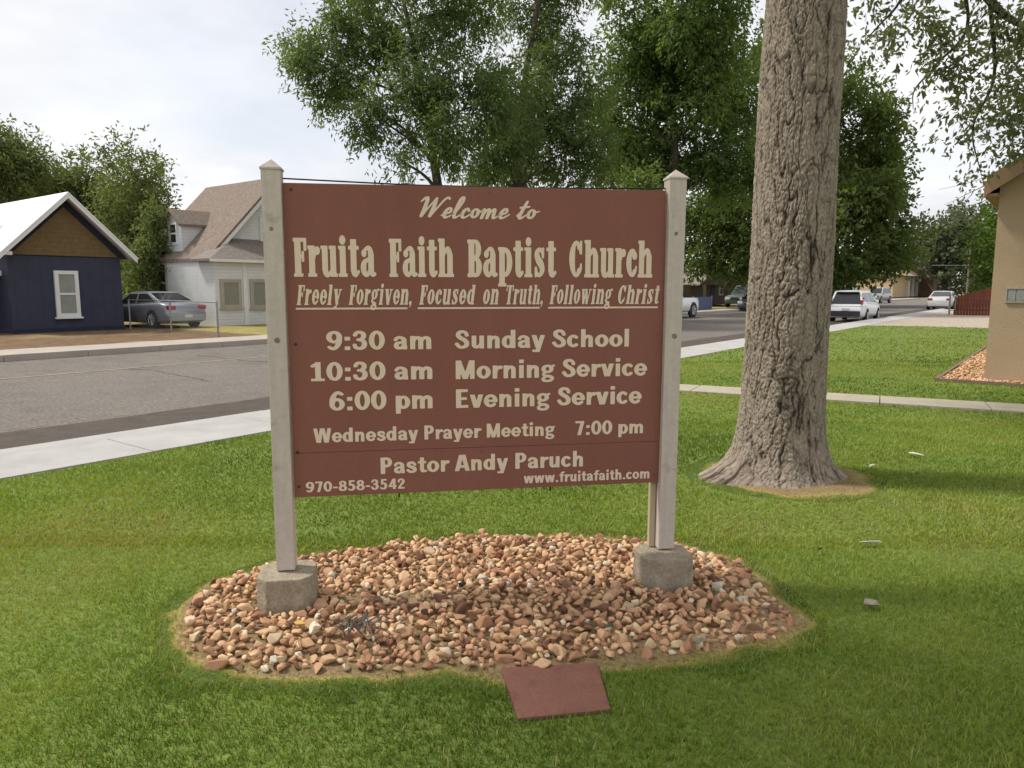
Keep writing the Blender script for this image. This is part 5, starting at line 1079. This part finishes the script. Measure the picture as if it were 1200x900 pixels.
car('green_van', 'dark green van parked behind the dark charcoal car', 'van', rd(61., -22.0, -.1), RA + math.pi, paintm('green_paint', (.03, .06, .045)), 4.7, 1.9, 1.8, 'suv', .35)

# ------------------------------------------------------------------ fences, bin, wire
def chain(pts, hgt_, label):
    t = thing('chain_link_fence', label, 'fence', pts[0]); o0 = pts[0]; P = [Vector(p) - o0 for p in pts]
    for p in P: MB().cyl(p + Vector((0, 0, -.1)), p + Vector((0, 0, hgt_)), .032, 10).build('fence_post', M['galv'], t)
    mb = MB()
    for a_1, b_1 in zip(P, P[1:]): mb.tube([a_1 + Vector((0, 0, hgt_ - .03)), b_1 + Vector((0, 0, hgt_ - .03))], .02, 8)
    mb.build('top_rail', M['galv'], t); mb = MB()
    for a_1, b_1 in zip(P, P[1:]):
        d = b_1 - a_1; n_ = int(d.length / .16)
        for i in range(-6, n_):
            for sg in (0, 1):
                s0, s1 = i, i + (hgt_ - .08) / .16; 
                if sg: s0, s1 = s1, s0
                q0 = a_1 + d * (s0 / n_) + Vector((0, 0, .03)); q1 = a_1 + d * (s1 / n_) + Vector((0, 0, hgt_ - .05))
                lo_, hi_ = sorted((s0, s1))
                if lo_ < 0 or hi_ > n_: continue
                mb.tube([q0, q1], .0028, 3, False)
    mb.build('wire_mesh', M['galv'], t)
chain([at(153, 385.5, -.1), at(201, 389.5, -.1), at(256, 396, -.1)], 1.15, 'low galvanised chain link fence in front of the silver sedan')
bn = at(267, 380, -.1); t = thing('trash_bin', 'dark green wheeled trash bin in front of the white bay', 'bin', bn, RA)
MB().prism([(-.26, -.28), (.26, -.28), (.26, .28), (-.26, .28)], .04, .86, [(-.31, -.33), (.31, -.33), (.31, .33), (-.31, .33)]).build('bin_body', M['bin'], t, bevel=.02)
MB().box(-.33, -.36, .865, .33, .36, .92).build('lid', M['bin'], t, bevel=.015)
for s_ in (-1, 1): MB().cyl((s_ * .28, .26, .1), (s_ * .33, .26, .1), .1, 14).build('wheel', M['tyre'], t)
# red board fence, lower toward the street
fa = at(1117, 370, -.1); fb_ = at(1163, 371, -.1); fd = (fb_ - fa); fl = fd.length; t = thing('board_fence', 'dark red board fence stepping up toward the stucco building', 'fence', fa, math.atan2(fd.y, fd.x))
mb = MB(); x_ = 0; 
while x_ < fl + 1.5:
    h0 = 1.1 + .5 * min(1, x_ / fl * 1.1); mb.box(x_ + .004, -.02, .03, x_ + .146, 0, h0); x_ += .15
mb.build('board', M['redfence'], t); MB().box(0, .002, .3, fl + 1.5, .05, .39).box(0, .002, .85, fl + 1.5, .05, .94).build('rail', M['redfence'], t)
gp = at(1112, 370, -.1); t = thing('gate_post', 'grey steel gate post and frame beside the red fence', 'post', gp); MB().cyl((0, 0, -.1), (0, 0, 1.3), .05, 10).build('post', M['galv'], t); MB().tube([(0, 0, .3), (.25, -.12, .3), (.25, -.12, 1.15), (0, 0, 1.15)], .025, 8).build('gate_frame', M['galv'], t)
ba = rd(46.8, -20.98, -.1); t = thing('blue_fence', 'low blue board fence across the street behind the white pickup', 'fence', ba, RA)
hgtb = .95; MB().box(-1.5, -.02, .03, 4.6, .02, hgtb).build('board', M['bluefence'], t)
for xx_ in (-1.5, 1.3, 4.6): MB().box(xx_ - .05, -.06, -.1, xx_ + .05, -.022, hgtb + .08).build('post', M['galv'], t)
# utility pole and cross wire down the street
pp = aty(1133, 343, 118); pp.z = -.3; t = thing('utility_pole', 'thin wooden utility pole far down the street carrying a wire', 'pole', pp); zz = aty(1133, 281, 118).z
MB().tube([(0, 0, 0), (0, 0, zz + .3)], [.16, .12], 8).build('pole', pm('pole_wood', rgb(128, 116, 102), rgb(110, 98, 86), 3., .9), t)
a1 = aty(1092, 311, 118); b1_ = aty(1165, 311, 118); MB().tube([a1 - pp, b1_ - pp], .045, 5).build('wire', M['galv'], t)
